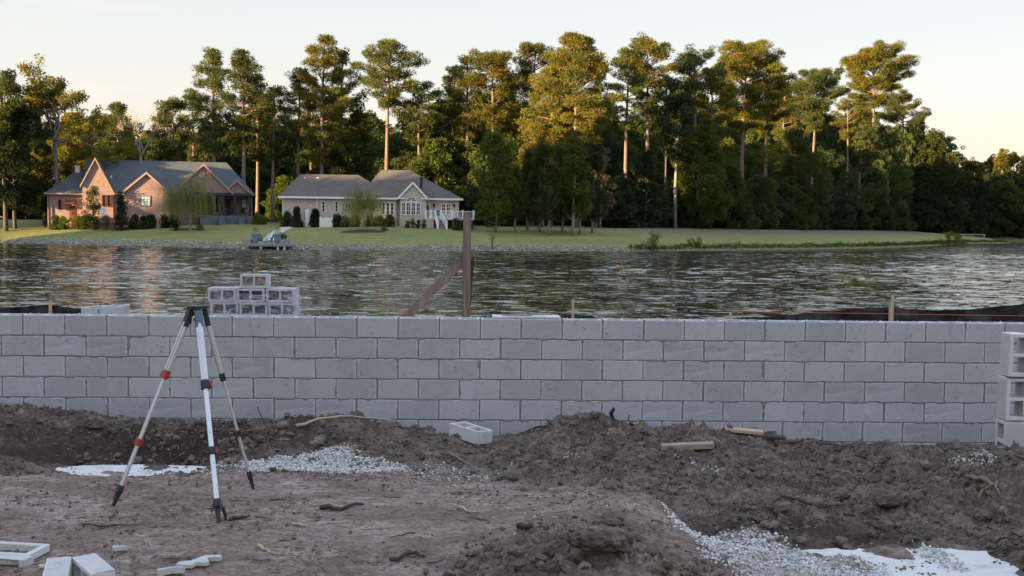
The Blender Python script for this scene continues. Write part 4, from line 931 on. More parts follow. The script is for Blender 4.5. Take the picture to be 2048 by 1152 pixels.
dd = MB().box(U(609.5), U(618), -.07, 0, base, W(615,418)).build('door', M['white'], rt); MB().box(U(609), U(609.8), -.09, 0, base, W(615,417)).build('door_edge', M['bluedark'], dd)
H2.window(U(853,v0), U(858.5,v0), W(856,435,v0), W(856,409.5,v0), v0, 1, 1, 'white', 'glass'); H2.window(U(853,v0), U(858.5,v0), W(856,406.5,v0), W(856,404.5,v0), v0, 1, 1, 'white', 'glass')
for a, b_ in ((884,890.5),(893.5,900)): H2.window(U(a,v0), U(b_,v0), W(890,427,v0), W(890,408.5,v0), v0, 2, 3, 'white', 'glass')
for q in (868, 908): 
    k = MB(); uu, ww = H2.uw(q, 411, v0); k.box(uu-.08,uu+.08,v0-.2,v0,ww-.15,ww+.15); k.lathe([(.1,-.18),(.14,.1),(.02,.22)], 6, (uu,v0-.22,ww)); k.build('wall_lantern', M['dark'], rt)
k = MB(); uu, ww = H2.uw(842.5, 366, 1.8); k.lathe([(.16,-.6),(.16,.5),(.26,.5),(.26,.7)], 8, (uu,1.8,ww)); k.build('flue', M['dark'], rt)
# deck
d0, d1, dv = U(850,-3.2), U(948,-3.2), -3.2
MB().box(d0, d1, dv, v0, dk-.15, dk).build('deck_floor', M['cream'], rt)
MB().box(U(905,-3.1), d1-.1, dv+.1, v0-.02, base, dk-.15).build('deck_base', M['base_brown'], rt); MB().box(d0+.02, U(868,-3), dv+.1, v0-.02, base, dk-.15).build('deck_base', M['brick_w'], rt)
def rail(x0, x1, y0, y1, z0, z1, posts, lbl):
    L_ = math.hypot(x1-x0, y1-y0); n = int(L_/.14); g = MB()
    for h in (.95, .12): g.beam((x0,y0,z0+h), (x1,y1,z1+h), .07, .07)
    for i in range(n): t_ = (i+.5)/n; g.beam((x0+(x1-x0)*t_,y0+(y1-y0)*t_,z0+(z1-z0)*t_+.12), (x0+(x1-x0)*t_,y0+(y1-y0)*t_,z0+(z1-z0)*t_+.95), .04, .04)
    tag(g.build('railing', M['white'], rt), kind='stuff')
    for p_ in posts:
        t_ = p_; x, y, z = x0+(x1-x0)*t_, y0+(y1-y0)*t_, z0+(z1-z0)*t_
        MB().box(x-.11,x+.11,y-.11,y+.11,z-.02,z+1.12).build('railing_post', M['white'], rt)
sL, sR = U(871,dv), U(882,dv)
rail(d0+.1, sL, dv, dv, dk, dk, (0,.55,1), ''); rail(sR, d1, dv, dv, dk, dk, (0,.34,.66,1), ''); rail(d1, d1, dv, v0-.2, dk, dk, (.5,1), '')
zb_ = base+.35; n = 6
for i in range(n):
    z = dk-(dk-zb_)*(i+1)/(n+1); MB().box(sL+.05+i*.05, sR-.05+i*.12, dv-(i+1)*.3, dv-i*.3+(.02 if i else -.002), base-.1, z).build('step', M['brick'], rt)
rail(sL, sL+.35, dv-.12, dv-n*.3, dk-.1, zb_-.1, (1,), ''); rail(sR, sR+.75, dv-.12, dv-n*.3, dk-.1, zb_-.1, (1,), '')
bluec = plain('blue_cloth', (.12,.22,.28), .8, .2)
for k_, q in enumerate((864, 875)):
    v = -1.6; fr = empty('patio_chair', rt.matrix_basis @ Vector((U(q,v), v, dk)), H2.a+R(180))
    tag(fr, ('blue patio chair beside the glass door of the cream house deck','blue patio chair behind the stair opening of the white deck')[k_], 'chair')
    MB().box(-.3,.3,-.28,.28,.38,.48).build('seat', bluec, fr); MB().slab([(-.3,.24,.48),(.3,.24,.48),(.3,.36,1.1),(-.3,.36,1.1)], (0,.05,0)).build('backrest', bluec, fr)
    for sx in (-.25,.25):
        for sy in (-.25,.25): MB().beam((sx,sy,0),(sx,sy,.38),.05,.05).build('leg', M['white'], fr)
# white gate screen
p0, p1 = at(640.5, 131.5), at(664.5, 131.5); gt = empty('white_gate', p0); tag(gt, 'white vinyl gate screen with scalloped top between two dark shrubs', 'gate'); Lg = p1.x-p0.x; zt = P(650,435,131.5).z-p0.z
for i in range(9): x = Lg*i/9; MB().box(x+.01,x+Lg/9-.01,0,.05,0.02,zt-.12+.12*abs(math.cos(i*1.1))).build('board', M['white'], gt)
for x in (0, Lg/2, Lg): MB().box(x-.07,x+.07,-.06,.0,-.1,zt+.08).build('gate_post', M['white'], gt)

# ---- shrubs, willows
def shrub(px, top, Yd, hw, shape, leaf, label, seed, name='shrub', lumps=40, base_dz=0, dens=110, lumpr=.38, group=None, cat='shrub'):
    b0 = at(px, Yd); H = treeH(px, top, Yd, b0); sp = broad(H, hw*Yd/F, .05, seed, lumps=lumps, shape=shape, lumpr=lumpr, dens=dens*3, leafs=.16, lw=.11)
    return add_tree(name, sp, b0, M[leaf], M['bark_dark'], label, cat, group, crown='foliage')
shrub(186, 372, 134.7, 15, 'column', 'leaf', 'tall rounded evergreen against the steep brick gable', 401, lumps=80)
shrub(243, 389, 133.2, 18, 'cone', 'leaf_black', 'tall dark cone shaped holly in front of the brick house', 402, 'cone_shrub', lumps=110, lumpr=.34)
shrub(155, 431, 135.7, 12, 'round', 'leaf_sunlit_brown', 'low brown green bush by the red brown door', 403)
shrub(170, 432, 135.4, 11, 'round', 'leaf_mid', 'low bush at the foot of the tall rounded evergreen', 404)
shrub(112, 432, 136.2, 10, 'round', 'leaf', 'low bush under the left window of the garage wing', 405); shrub(127, 434, 136.2, 8, 'round', 'leaf_mid', 'small flowering bush left of the red brown door', 415)
shrub(212, 433, 134.2, 12, 'round', 'dry', 'reddish low bush under the satellite dish', 406)
for i, px in enumerate((270, 286, 302, 330, 346)): shrub(px, 430+(i%2)*2, 133.7, 10, 'round', 'leaf_black', f'dark clipped bush under the blinds window, {("first","second","third","fourth","fifth")[i]} from left', 407+i, group='clipped bushes along the brick house')
shrub(90, 392, 139.2, 6, 'column', 'leaf_black', 'narrow black green column shrub at the garage corner', 430, lumps=40)
for i, px in enumerate((515, 524)): shrub(px, 428+i*6, 138.2, 8, 'round', 'leaf_lime', ('yellow green bush at the right end of the brick porch','lower yellow green bush further right of the brick porch')[i], 420+i)
shrub(594, 417, 132.2, 11, 'cone', 'leaf_black', 'dark pointed shrub left of the white side door', 440, 'cone_shrub', lumps=80); shrub(630, 421, 132.2, 11, 'flame', 'leaf_black', 'dark pointed shrub right of the white side door', 441, 'cone_shrub', lumps=80)
shrub(573, 424, 133.2, 10, 'round', 'leaf', 'rounded bush at the left corner of the cream house', 442); shrub(676, 430, 131.7, 12, 'round', 'leaf_black', 'dark bush right of the white gate screen', 443)
for i, (px, top, hw) in enumerate(((692,434,9),(710,434,9),(740,433,10),(757,432,11),(778,431,14))): shrub(px, top, 131.7, hw, 'round', ('leaf_mid','leaf','leaf','leaf_sunlit_brown','leaf')[i], f'hedge bush below the cream wall behind the second willow, {("first","second","third","fourth","fifth")[i]} from left', 444+i, group='hedge bushes along the cream house')
for i, px in enumerate((815, 826, 837, 848)): shrub(px, 443-(i==3)*3, 130.2, 5, 'round', 'leaf', f'small round bush under the four big windows, {("first","second","third","fourth")[i]} from left', 450+i, lumps=16, lumpr=.22, group='small round bushes under the big windows')
for i, px in enumerate((912, 925, 938)): shrub(px, 440, 129.2, 8, 'round', 'leaf_black', f'dark bush in front of the deck base, {("left","middle","right")[i]} one', 455+i, lumps=22, lumpr=.3)
def willow(px, top, bot, Yd, hw, seed, label):
    b0 = at(px, Yd); H = treeH(px, top, Yd, b0); Rr = hw*Yd/F; rng = np.random.default_rng(seed); t = MB(); zb = P(px, bot, Yd).z-b0.z
    th = H*.42; t.tube([(0,0,-.2),(.05,0,th*.5),(0,.02,th)], [.17,.14,.12], 7, False); C, D, LL, WW, T = [], [], [], [], []
    for i in range(46):
        a = rng.uniform(0, 6.28); rad = Rr*math.sqrt(rng.uniform(.02, 1)); hz = H*(.98-.38*(rad/Rr)**2)*rng.uniform(.8, 1.0)
        tip = np.array([rad*math.cos(a), rad*math.sin(a), hz]); mid = tip*[.5,.5,0]+[0,0,th+(hz-th)*.75]
        t.tube([(0,0,th-.1), mid, tip], [.05,.03,.01], 4, False)
        for s in range(13):
            q = mid+(tip-mid)*rng.uniform(-.3, 1.1)+rng.normal(size=3)*[.3,.3,.12]; ln = max(.6, (q[2]-zb)*rng.uniform(.35, 1.05)) if rng.uniform() < .8 else .5; n = int(ln/.085); out = q*[1,1,0]; out = out/(np.linalg.norm(out)+1e-6)
            k = np.arange(n); pos = q+np.outer(k*.085, [0,0,-1])+np.outer(np.sqrt(k*.085)*.22, out)+rng.normal(size=(n,3))*.035
            C.append(pos); D.append(unit(rng.normal(size=(n,3))*.5+[0,0,-1])); LL.append(rng.uniform(.12,.22,n)); WW.append(rng.uniform(.03,.055,n)); T.append(np.full(n, rng.uniform(0,1)))
    V, F_ = leaf_tris(np.concatenate(C), np.concatenate(D), np.concatenate(LL), np.concatenate(WW), rng)
    return add_tree('willow_tree', (t, V, F_, np.repeat(np.concatenate(T),3)), b0, M['willow'], M['bark_grey'], label)
willow(380, 328, 442, 129.5, 56, 1, 'weeping willow with trailing pale green branches before the brick house')
willow(726, 356, 452, 126, 48, 2, 'smaller weeping willow in front of the cream brick house')
def bed(px, py, wpx, hpx, label, name='mulch_bed', mat='mulch'):
    p = None
    for Yd in np.arange(105, 150, .5):
        q = P(px, py, Yd)
        if q.z < fz(q.x, Yd): p = q; Yb = Yd; break
    if p is None: return
    rx = wpx/2*Yb/F; n = 40; ry = rx*.55; V = []; Fc = []
    rng = random.Random(px); me = MB(); pts = []
    for ring in range(7):
        for j in range(n):
            a = 2*math.pi*j/n; k = ring/6*(1+.07*math.sin(3*a+px)); x, y = p.x+rx*k*math.cos(a), Yb+ry*k*math.sin(a); pts.append((x, y, fz(x,y)+(.10*(1-(ring/6)**2)+rng.uniform(0,.05) if ring < 6 else -.06)))
    fs = [(r_*n+j, r_*n+(j+1)%n, (r_+1)*n+(j+1)%n, (r_+1)*n+j) for r_ in range(6) for j in range(n)]
    me.poly(pts, fs); o = me.build(name, M[mat], None, smooth=True); tag(o, kind='structure'); return Vector((p.x, Yb, p.z))
bed(370, 459.5, 68, 8, ''); bed(726, 463, 100, 8, '')
# small plants in the beds
for i, (px, top, Yd, lf, lb) in enumerate(((400,453,130,'leaf_mid','small flowering plants at the right end of the willow mulch bed'),(352,449,130,'leaf_black','round dark planter plant left of the first willow'),(768,457,125.5,'leaf_mid','small pale plants at the right end of the second willow bed'),(305,441,134,'leaf','potted plant by the brick house corner'))):
    shrub(px, top, Yd, 9 if i != 1 else 6, 'round', lf, lb, 470+i, lumps=18, lumpr=.2)

# riprap stones along the shore
def along_shore(i0, i1, step):
    pts = _S[i0:i1+1]; out = []
    for (x0,y0),(x1,y1) in zip(pts[:-1], pts[1:]):
        L_ = math.hypot(x1-x0, y1-y0); n = max(1, int(L_/step))
        for k in range(n): out.append((x0+(x1-x0)*k/n, y0+(y1-y0)*k/n, -(y1-y0)/L_, (x1-x0)/L_))
    return out
ICO = bmesh.new(); bmesh.ops.create_icosphere(ICO, subdivisions=1, radius=1); IV = np.array([v.co[:] for v in ICO.verts]); ICO.verts.ensure_lookup_table(); IF = np.array([[v.index for v in f.verts] for f in ICO.faces]); ICO.free()
_b = bmesh.new(); bmesh.ops.create_icosphere(_b, subdivisions=2, radius=1); IV2 = np.array([v.co[:] for v in _b.verts]); IF2 = np.array([[v.index for v in f.verts] for f in _b.faces]); _b.free()
def stones(pos, size, rng, sub=1, flat=.7, jag=.22, seed=0):
    BV, BF = (IV, IF) if sub == 1 else (IV2, IF2); n = len(pos); m = len(BV)
    q = rng.normal(size=(n,4)); q /= np.linalg.norm(q, axis=1)[:,None]; w_,x_,y_,z_ = q.T
    Rm = np.stack([np.stack([1-2*(y_*y_+z_*z_),2*(x_*y_-z_*w_),2*(x_*z_+y_*w_)],-1),np.stack([2*(x_*y_+z_*w_),1-2*(x_*x_+z_*z_),2*(y_*z_-x_*w_)],-1),np.stack([2*(x_*z_-y_*w_),2*(y_*z_+x_*w_),1-2*(x_*x_+y_*y_)],-1)],1)
    sc = rng.uniform(.55,1.1,(n,1,3)); V = BV[None]*(1+rng.uniform(-jag,jag,(n,m,1)))*sc
    V = np.einsum('nij,nmj->nmi', Rm, V); V[:,:,2] *= flat; V = V*np.asarray(size)[:,None,None]+np.asarray(pos)[:,None,:]
    return V.reshape(-1,3), (BF[None]+(np.arange(n)*m)[:,None,None]).reshape(-1,3), np.repeat(rng.uniform(0,1,n), m)
rng = np.random.default_rng(21); pos, sz = [], []
for x, y, nx0, ny0 in along_shore(4, 12, .16):
    for k in range(5 if x < 14 else 1):
        if x > 20 and rng.uniform() < .5: continue
        d = rng.uniform(-.3, 2.0 if x < 14 else .9); px_, py_ = x+nx0*d+rng.normal()*.12, y+ny0*d
        pos.append((px_, py_, np.interp(d,[-.3,.5,2.0],[WZ-.10,WZ+.14,-.46])+rng.uniform(-.02,.1))); sz.append(rng.uniform(.08,.20)*(1.0 if x < 14 else .6))
pos = np.array(pos); V, F_, T = stones(pos, sz, rng, 1, .75, .3)
b = NB('riprap_stone'); t_ = b.attr('tint'); M['riprap'] = b.fin(b.mix(b.noise(b.geo(), 3, 4), b.ramp(t_, [(0,(.13,.125,.13)),(.5,(.28,.28,.29)),(1,(.48,.47,.46))]), (.2,.19,.19)), .9)
tag(link_mesh('riprap_stones', np_mesh('riprap', V, F_, {'tint': T}), M['riprap']), 'grey riprap stones lining the far lake shore', 'stones', kind='stuff')
# weeds on the right bank
C, D, LL, WW, T = [], [], [], [], []
for x, y, nx0, ny0 in along_shore(10, 18, .22):
    if x < 14: continue
    for k in range(18):
        d = abs(rng.normal())*.6+.35; h = rng.uniform(.02,.36)*max(.2,(.5+.5*math.sin(x*.9)+.3*math.sin(x*2.3)))*(1.2 if d < 1 else .5); C.append((x+nx0*d+rng.normal()*.15, y+ny0*d, fz(x+nx0*d,y+ny0*d)+h if k % 8 == 0 else C[-1][2]+rng.uniform(-.15,.15))); T.append(rng.uniform(0,1))
n = len(C); V, F_ = leaf_tris(np.array(C), unit(rng.normal(size=(n,3))+[0,0,.8]), rng.uniform(.15,.4,n), rng.uniform(.06,.14,n), rng)
tag(link_mesh('bank_weeds', np_mesh('weeds', V, F_, {'tint': np.repeat(T,3)}), M['leaf_mid']), 'green weeds along the waterline of the right bank', 'weeds', kind='stuff')
shrub(1308, 466, 125, 16, 'round', 'willow', 'pale leafy bush at the right end of the riprap stones', 480, lumps=36, lumpr=.3, dens=70)
shrub(1390, 481, 133.5, 16, 'round', 'leaf_mid', 'low green bush on the water edge right of the pale leafy bush', 481, lumps=24, lumpr=.25)
shrub(985, 468, 116, 7, 'column', 'willow', 'thin young sapling on the lawn edge right of the timber post', 482, lumps=8, lumpr=.25, dens=40)
shrub(1900, 462, 212, 22, 'round', 'leaf_sunlit_brown', 'brownish bush at the tip of the lawn near the inlet', 483, lumps=30, lumpr=.5); shrub(1918, 466, 222, 12, 'round', 'leaf', 'dark bush at the outermost tip of the lawn', 484, lumps=24, lumpr=.4)

# dock with pots and chairs
DY = rowY(528, -1.2); 
q0, q1 = P(483, 489, DY-1.0), P(575, 489, DY-1.0); dz = P(528, 487, DY-1.0).z; dx0, dx1 = q0.x, q1.x
dck = empty('dock', ((dx0+dx1)/2, DY, WZ)); tag(dck, 'low grey wooden dock with teal pots on the far shore', 'dock'); Lh = (dx1-dx0)/2; h = dz-WZ
wg = plain('weathered_deck', (.26,.26,.255), .9, .2, 5)
for i in range(22): y = -1.2+i*.17; MB().box(-Lh, Lh, y, y+.155, h-.04, h).build('plank', wg, dck)
MB().box(-Lh, Lh, -1.28, -1.22, h-.30, h-.01).build('fascia', wg, dck); MB().box(Lh+.01, Lh+.07, -1.28, 2.4, h-.3, h-.01).build('fascia', wg, dck)
for x in (-Lh+.25, -.35, Lh-1.0, Lh-.3):
    for y in (-1.1, 1.4): MB().lathe([(.13,-1.6),(.13,h-.3)], 8, (x,y,0)).build('pile', M['cream'] if y < 0 else M['slategrey'], dck)
MB().box(-Lh, -Lh+.9, -.9, .6, h+.001, h+.42).build('bench', wg, dck); MB().box(Lh-.75, Lh-.02, -1.1, .5, h+.001, h+.44).build('bench', wg, dck)
M['teal'] = plain('teal_glaze', (.12,.25,.28), .25, .15, 6, spec=.6)
for i, (px, lb) in enumerate(((511,'tall teal pot with reddish plant on the dock, left one'),(554,'teal pot with pale plant on the dock, right one'))):
    p = P(px, 480, DY-.4); pt = empty('plant_pot', (p.x, DY-.4, dz)); tag(pt, lb, 'plant pot', 'teal pots on the dock')
    MB().lathe([(.22,0.003),(.30,.35),(.37,.85),(.42,.95),(.42,1.02),(.36,1.02),(.34,.9)], 16).build('pot', M['teal'], pt, smooth=False)
    sp = broad(.75, .38, .02, 490+i, lumps=12, lumpr=.2, dens=300, leafs=.16, lw=.05, limb=False); _, V, F_, T = sp; V = V+np.array([0,0,.95]); link_mesh('foliage', np_mesh('foliage', V, F_, {'tint': T}), M['dry' if i == 0 else 'willow'], pt)
shp = P(565, 478, DY+.6); sp = broad(1.0, .55, .02, 495, lumps=14, lumpr=.3, dens=300, leafs=.14, lw=.08); add_tree('shrub', sp, (shp.x, DY+.9, dz), M['leaf'], M['bark_dark'], 'dark green potted shrub behind the right dock bench', 'shrub', crown='foliage')
def adirondack(px, Yd, rz, lb):
    p = P(px, 485, Yd); fr = empty('dock_chair', (p.x, Yd, dz+.003), rz); tag(fr, lb, 'chair', 'dark chairs on the dock'); m = M['bluedark']
    MB().slab([(-.28,-.3,.38),(.28,-.3,.38),(.28,.22,.26),(-.28,.22,.26)], (0,0,.04)).build('seat', m, fr)
    for i in range(5): x = -.27+i*.11; MB().slab([(x,.2,.26),(x+.095,.2,.26),(x+.095,.52,1.05-.03*abs(i-2)),(x,.52,1.05-.03*abs(i-2))], (0,.03,0)).build('slat', m, fr)
    for sx in (-.36,.28): MB().box(sx,sx+.09,-.38,.34,.56,.6).build('armrest', m, fr)
    for sx in (-.33,.31): MB().beam((sx,-.32,0),(sx,-.32,.56),.05,.05).build('leg', m, fr); MB().beam((sx,.3,0),(sx,.3,.56),.05,.05).build('leg', m, fr)
adirondack(520, DY-.2, R(15), 'dark slatted garden chair beside the left teal pot'); adirondack(538, DY-.3, R(-60), 'dark slatted garden chair turned sideways in the middle of the dock')
# path
Yd0 = rowY(540, 3.0); pth = MB(); row = []
for i, (px, dpt) in enumerate(((536,2.2),(540,4),(546,6.5),(556,9.5),(570,12.5),(590,15.5))):
    x = ray(px,460).x*(rowY(px,dpt)); y = rowY(px,dpt)+ (i*.3); row.append((x,y))
pv = []; 
for (x,y) in row:
    for s_ in (-.75,.75): pv.append((x+s_, y, fz(x+s_,y)+.05))
pth.poly(pv, [(2*i,2*i+1,2*i+3,2*i+2) for i in range(len(row)-1)]); tag(pth.build('path', plain('pale_path', (.42,.41,.39), .9, .1)), kind='structure')
# inlet dock
p = P(1928, 478, 262); dk2 = empty('dock', (p.x+1.5, 262, WZ)); tag(dk2, 'small grey pier with bench rail at the lawn tip by the inlet', 'dock')
MB().box(-3.2,3.2,-1.2,1.2,.95,1.15).build('deck_floor', wg, dk2); MB().box(-3.2,3.2,-1.25,-1.15,1.9,2.15).build('rail', wg, dk2)
for x in (-3.0,0,3.0): MB().box(x-.12,x+.12,-1.15,-.95,-1.5,2.1).build('post', wg, dk2)
# pale posts in the dark wood
p = at(1658, rowY(1658, 27.5)); ar = empty('garden_arbor', p); tag(ar, 'white garden arbor glimpsed in the dark right wood', 'arbor')
for x in (-.6,.9): MB().box(x-.12,x+.12,-.1,.1,0,2.4).build('post', M['white'], ar)
MB().box(-.9,1.2,-.12,.12,2.4,2.6).build('beam', M['white'], ar)
# side bunker sand and little white marker
# ------------------------------------------------------------------ concrete block wall
WM, WY0 = .0328, 10.37
WA = math.atan(WM); CA, SA = math.cos(WA), math.sin(WA)
def wall_s(px, py=720):                                  # distance along the wall of a pixel column
    d = ray(px, py); t = WY0/(1-WM*d.x); return d.x*t/CA
ZT = P(1024, 637.5, WY0).z; PITCH_B, CO = .4064, .2032
def hollow_block(L=.3935, H=.190, Wd=.194, bev=.0025, t=.033, web=.030, chip=0, seed=0, cap=False):
    xs = [0, t, L/2-web/2, L/2+web/2, L-t, L]; ys = [0, t, Wd-t, Wd]; bm = bmesh.new(); vs = {}
    for k, z in enumerate((0, H)):
        for i, x in enumerate(xs):
            for j, y in enumerate(ys): vs[i,j,k] = bm.verts.new((x-L/2, y, z))
    sol = lambda i, j: 0 <= i < 5 and 0 <= j < 3 and (cap or not (j == 1 and i in (1, 3)))
    for i in range(5):
        for j in range(3):
            if not sol(i,j): continue
            bm.faces.new([vs[i,j,1],vs[i+1,j,1],vs[i+1,j+1,1],vs[i,j+1,1]]); bm.faces.new([vs[i,j+1,0],vs[i+1,j+1,0],vs[i+1,j,0],vs[i,j,0]])
            for (a, b_, ni, nj) in (((i,j),(i+1,j),i,j-1),((i+1,j),(i+1,j+1),i+1,j),((i+1,j+1),(i,j+1),i,j+1),((i,j+1),(i,j),i-1,j)):
                if not sol(ni,nj): bm.faces.new([vs[a[0],a[1],0],vs[b_[0],b_[1],0],vs[b_[0],b_[1],1],vs[a[0],a[1],1]])
    bmesh.ops.dissolve_limit(bm, angle_limit=.01, verts=bm.verts, edges=bm.edges)
    bmesh.ops.recalc_face_normals(bm, faces=bm.faces)
    es = [e for e in bm.edges if len(e.link_faces) == 2 and e.calc_face_angle(0) > .5]
    bmesh.ops.bevel(bm, geom=es, offset=bev, segments=1, affect='EDGES')
    r = random.Random(seed)
    for v in bm.verts:
        v.co += Vector((r.uniform(-1,1), r.uniform(-1,1), r.uniform(-1,1)))*.0011
        if chip and r.random() < chip: v.co += Vector((-math.copysign(1,v.co.x)*r.uniform(0,.012), r.uniform(0,.008)*(1 if v.co.y < Wd/2 else -1), r.uniform(0,.012)*(1 if v.co.z < H/2 else -1)))
    me = bpy.data.meshes.new('block'); bm.to_mesh(me); bm.free(); return me
def solid_block(seed, L=.3925, H=.1895, Wd=.194):
    r = random.Random(seed); bm = bmesh.new(); bmesh.ops.create_cube(bm, size=1)
    for v in bm.verts: v.co = Vector((v.co.x*L, (v.co.y+.5)*Wd, (v.co.z+.5)*H))
    fr = [e for e in bm.edges if all(v.co.y < .01 for v in e.verts)]
    bmesh.ops.subdivide_edges(bm, edges=fr, cuts=5)
    es = [e for e in bm.edges if all(v.co.y < .01 for v in e.verts)]
    bmesh.ops.bevel(bm, geom=es, offset=.003, segments=1, affect='EDGES')
    for v in bm.verts:
        if v.co.y < .02: v.co.x += r.uniform(-1,1)*.0014; v.co.z += r.uniform(-1,1)*.0012
    if r.random() < .5:
        v = r.choice([v for v in bm.verts if v.co.y < .001]); v.co += Vector((-v.co.x*.03, .006, (.006 if v.co.z < H/2 else -.006)))
    bmesh.ops.recalc_face_normals(bm, faces=bm.faces); me = bpy.data.meshes.new('block'); bm.to_mesh(me); bm.free(); return me
sol = [solid_block(i) for i in range(6)]; hol = [hollow_block(chip=.04, seed=i) for i in range(4)]
for m_ in sol+hol: m_.materials.append(M['block'])
wall = empty('block_wall', (0, WY0, 0), WA); tag(wall, 'long grey concrete block wall under construction between dirt and lake', 'wall')
s_ref = wall_s(1042.8, 655); rb = random.Random(12); joints = []
JIT = {}
for row in range(7):
    z0 = ZT-CO*(row+1)+.007; off = .5 if row % 2 else 0
    for k in range(-16, 19):
        sc_ = s_ref+(k+.5+off)*PITCH_B
        drift = (.02*max(0, (k-3)/10) if row in (3,4) and k > 3 else 0)
        sc_ += drift+rb.uniform(-1,1)*.003
        me = rb.choice(hol if row == 0 else sol); o = bpy.data.objects.new('block', me); COL.objects.link(o); o.parent = wall
        o.location = (sc_, rb.uniform(-.0025,.0025), z0+rb.uniform(-.0015,.0015)); o.rotation_euler = (rb.uniform(-.004,.004), rb.uniform(-.003,.003), rb.uniform(-.005,.005))
        joints.append((row, sc_-.5*PITCH_B+.0, z0))
s0, s1 = s_ref-16*PITCH_B, s_ref+19*PITCH_B
mb = MB(); mb.box(s0, s1, .009, .188, ZT-7*CO-.3, ZT-CO+.001)
for row, sj, z0 in joints:
    if row == 0: mb.box(sj-.008, sj+.008, .008, .03, z0, z0+.19); mb.box(sj-.008, sj+.008, .165, .19, z0, z0+.188)
# squeezed mortar along the joints
rng = np.random.default_rng(3); blob = []
def ribbon(x0, z0, x1, z1, n, wid, vert=False, prob=.35, proud=.004):
    pts = [(x0+(x1-x0)*i/n, z0+(z1-z0)*i/n) for i in range(n+1)]; on = False; V = []
    for i, (x, z) in enumerate(pts):
        if rb.random() < .3: on = rb.random() < prob
        wa, wb = wid*(rb.uniform(.9,1.9) if on else rb.uniform(.5,.75)), wid*(rb.uniform(.9,2.0) if on else rb.uniform(.5,.75)); y = (-proud*rb.uniform(.5,1.2) if on else .006)
        if vert: V += [(x-wa, y*.4+.002 if on else y, z), (x+rb.uniform(-.002,.002), y, z), (x+wb, y*.4+.002 if on else y, z)]
        else: V += [(x, y*.4+.002 if on else y, z+wa), (x, y, z+rb.uniform(-.002,.002)), (x, y*.4+.002 if on else y, z-wb)]
    F_ = []
    for i in range(n):
        for j in range(2): a = i*3+j; F_.append((a, a+1, a+4, a+3))
    mb.poly(V, F_)
for row in range(1, 7):
    z = ZT-CO*row; ribbon(s0, z, s1, z, 700, .0078, prob=.34)
for row, sj, z0 in joints:
    if -5.6 < sj < 5.6: ribbon(sj, z0-.004, sj, z0+.198, 8, .0078 if rb.random() > .14 else .014, True, .34)
tag(mb.build('mortar', M['mortar'], wall, fix=False), kind='stuff')
# crumbs of mortar on top
pos, sz = [], []
for i in range(240):
    s = rng.uniform(-5.4, 5.4); y = rng.choice([rng.uniform(.004,.03), rng.uniform(.165,.19)]); pos.append((s, y, ZT-.006+.003)); sz.append(rng.uniform(.003,.011))
V, F_, T = stones(np.array(pos), sz, rng, 1, .6); tag(link_mesh('mortar_crumbs', np_mesh('crumbs', V, F_), M['block_pale'], wall), kind='stuff')
def wloc(s, y, z): return Vector((s*CA-y*SA, WY0+s*SA+y*CA, z))
# pale board on the wall top
sa, sb = wall_s(985,632), wall_s(1122,632)
bd = empty('pale_board', wloc((sa+sb)/2, .10, ZT-.002), WA+R(1.5)); tag(bd, 'thin pale mortar board lying on top of the wall by the drooping black fabric', 'board')
MB().box(-(sb-sa)/2, (sb-sa)/2, -.06, .16, .001, .022).build('panel', M['block_pale'], bd, bevel=.002); MB().box(-(sb-sa)/2+.1, -(sb-sa)/2+.4, 0, .1, .0225, .03).build('mortar_smear', M['mortar'], bd)

# ------------------------------------------------------------------ end stack at the right
hb = hollow_block(chip=.08, seed=31, bev=.003); hb.materials.append(M['block_pale'])
def block_obj(loc, rot, label, group=None, me=hb, mat=None):
    o = bpy.data.objects.new('concrete_block', me); COL.objects.link(o); o.location = loc; o.rotation_euler = rot; tag(o, label, 'concrete block', group); return o
SY = 9.55; pa = P(2019, 668, SY); 
xz = pa.x+.012; zt_ = pa.z
# two blocks standing on end with cores towards us: local x->up, local z->towards the camera
def on_end_core(x, y, z, tilt, label):                   # x = left edge, z = bottom
    o = block_obj((0,0,0), (0,0,0), label, 'blocks stacked on end at the right edge')
    Mx = Matrix(((0,1,0),(0,0,-1),(1,0,0))).transposed()  # placeholder, set below
    ex, ey, ez = Vector((0,0,1)), Vector((1,0,0)), Vector((0,-1,0))   # images of local axes
    if ex.cross(ey).dot(ez) < 0: ey = -ey
    Rm = Matrix((ex, ey, ez)).transposed(); o.matrix_world = Matrix.Translation((x+(0 if ey.x > 0 else .194), y+.194, z+.1985)) @ Matrix.Rotation(tilt, 4, 'Y') @ Rm.to_4x4(); return o
zb1 = zt_-.397; zb2 = zb1-.404; zb3 = zb2-.404
on_end_core(xz, SY, zb1, R(.6), 'top block of the stack standing on end at the right edge')
on_end_core(xz-.012, SY, zb2, 0, 'middle block of the stack standing on end at the right edge')
for dx, lb, nm in ((.002, 'top block of the second column hidden beside the end stack', 1),): pass
o = block_obj((0,0,0), (0,0,0), 'lowest block of the end stack with two square holes facing left', 'blocks stacked on end at the right edge')
ex, ez = Vector((0,0,1)), Vector((-1,0,0)); ey = ez.cross(ex); Rm = Matrix((ex, ey, ez)).transposed()
o.matrix_world = Matrix.Translation((xz-.02+.194, SY+(0 if ey.y > 0 else .194)-.0, zb3+.1985)) @ Rm.to_4x4()
st = MB(); st.tube([(xz-.03,SY-.006,zb1-.004),(xz+.05,SY-.012,zb1-.012),(xz+.12,SY-.012,zb1-.006),(xz+.2,SY-.01,zb1-.004)], .003, 5)
tag(st.build('tie_wire', M['dark']), 'dark tie wire in the joint of the end stack', 'wire')

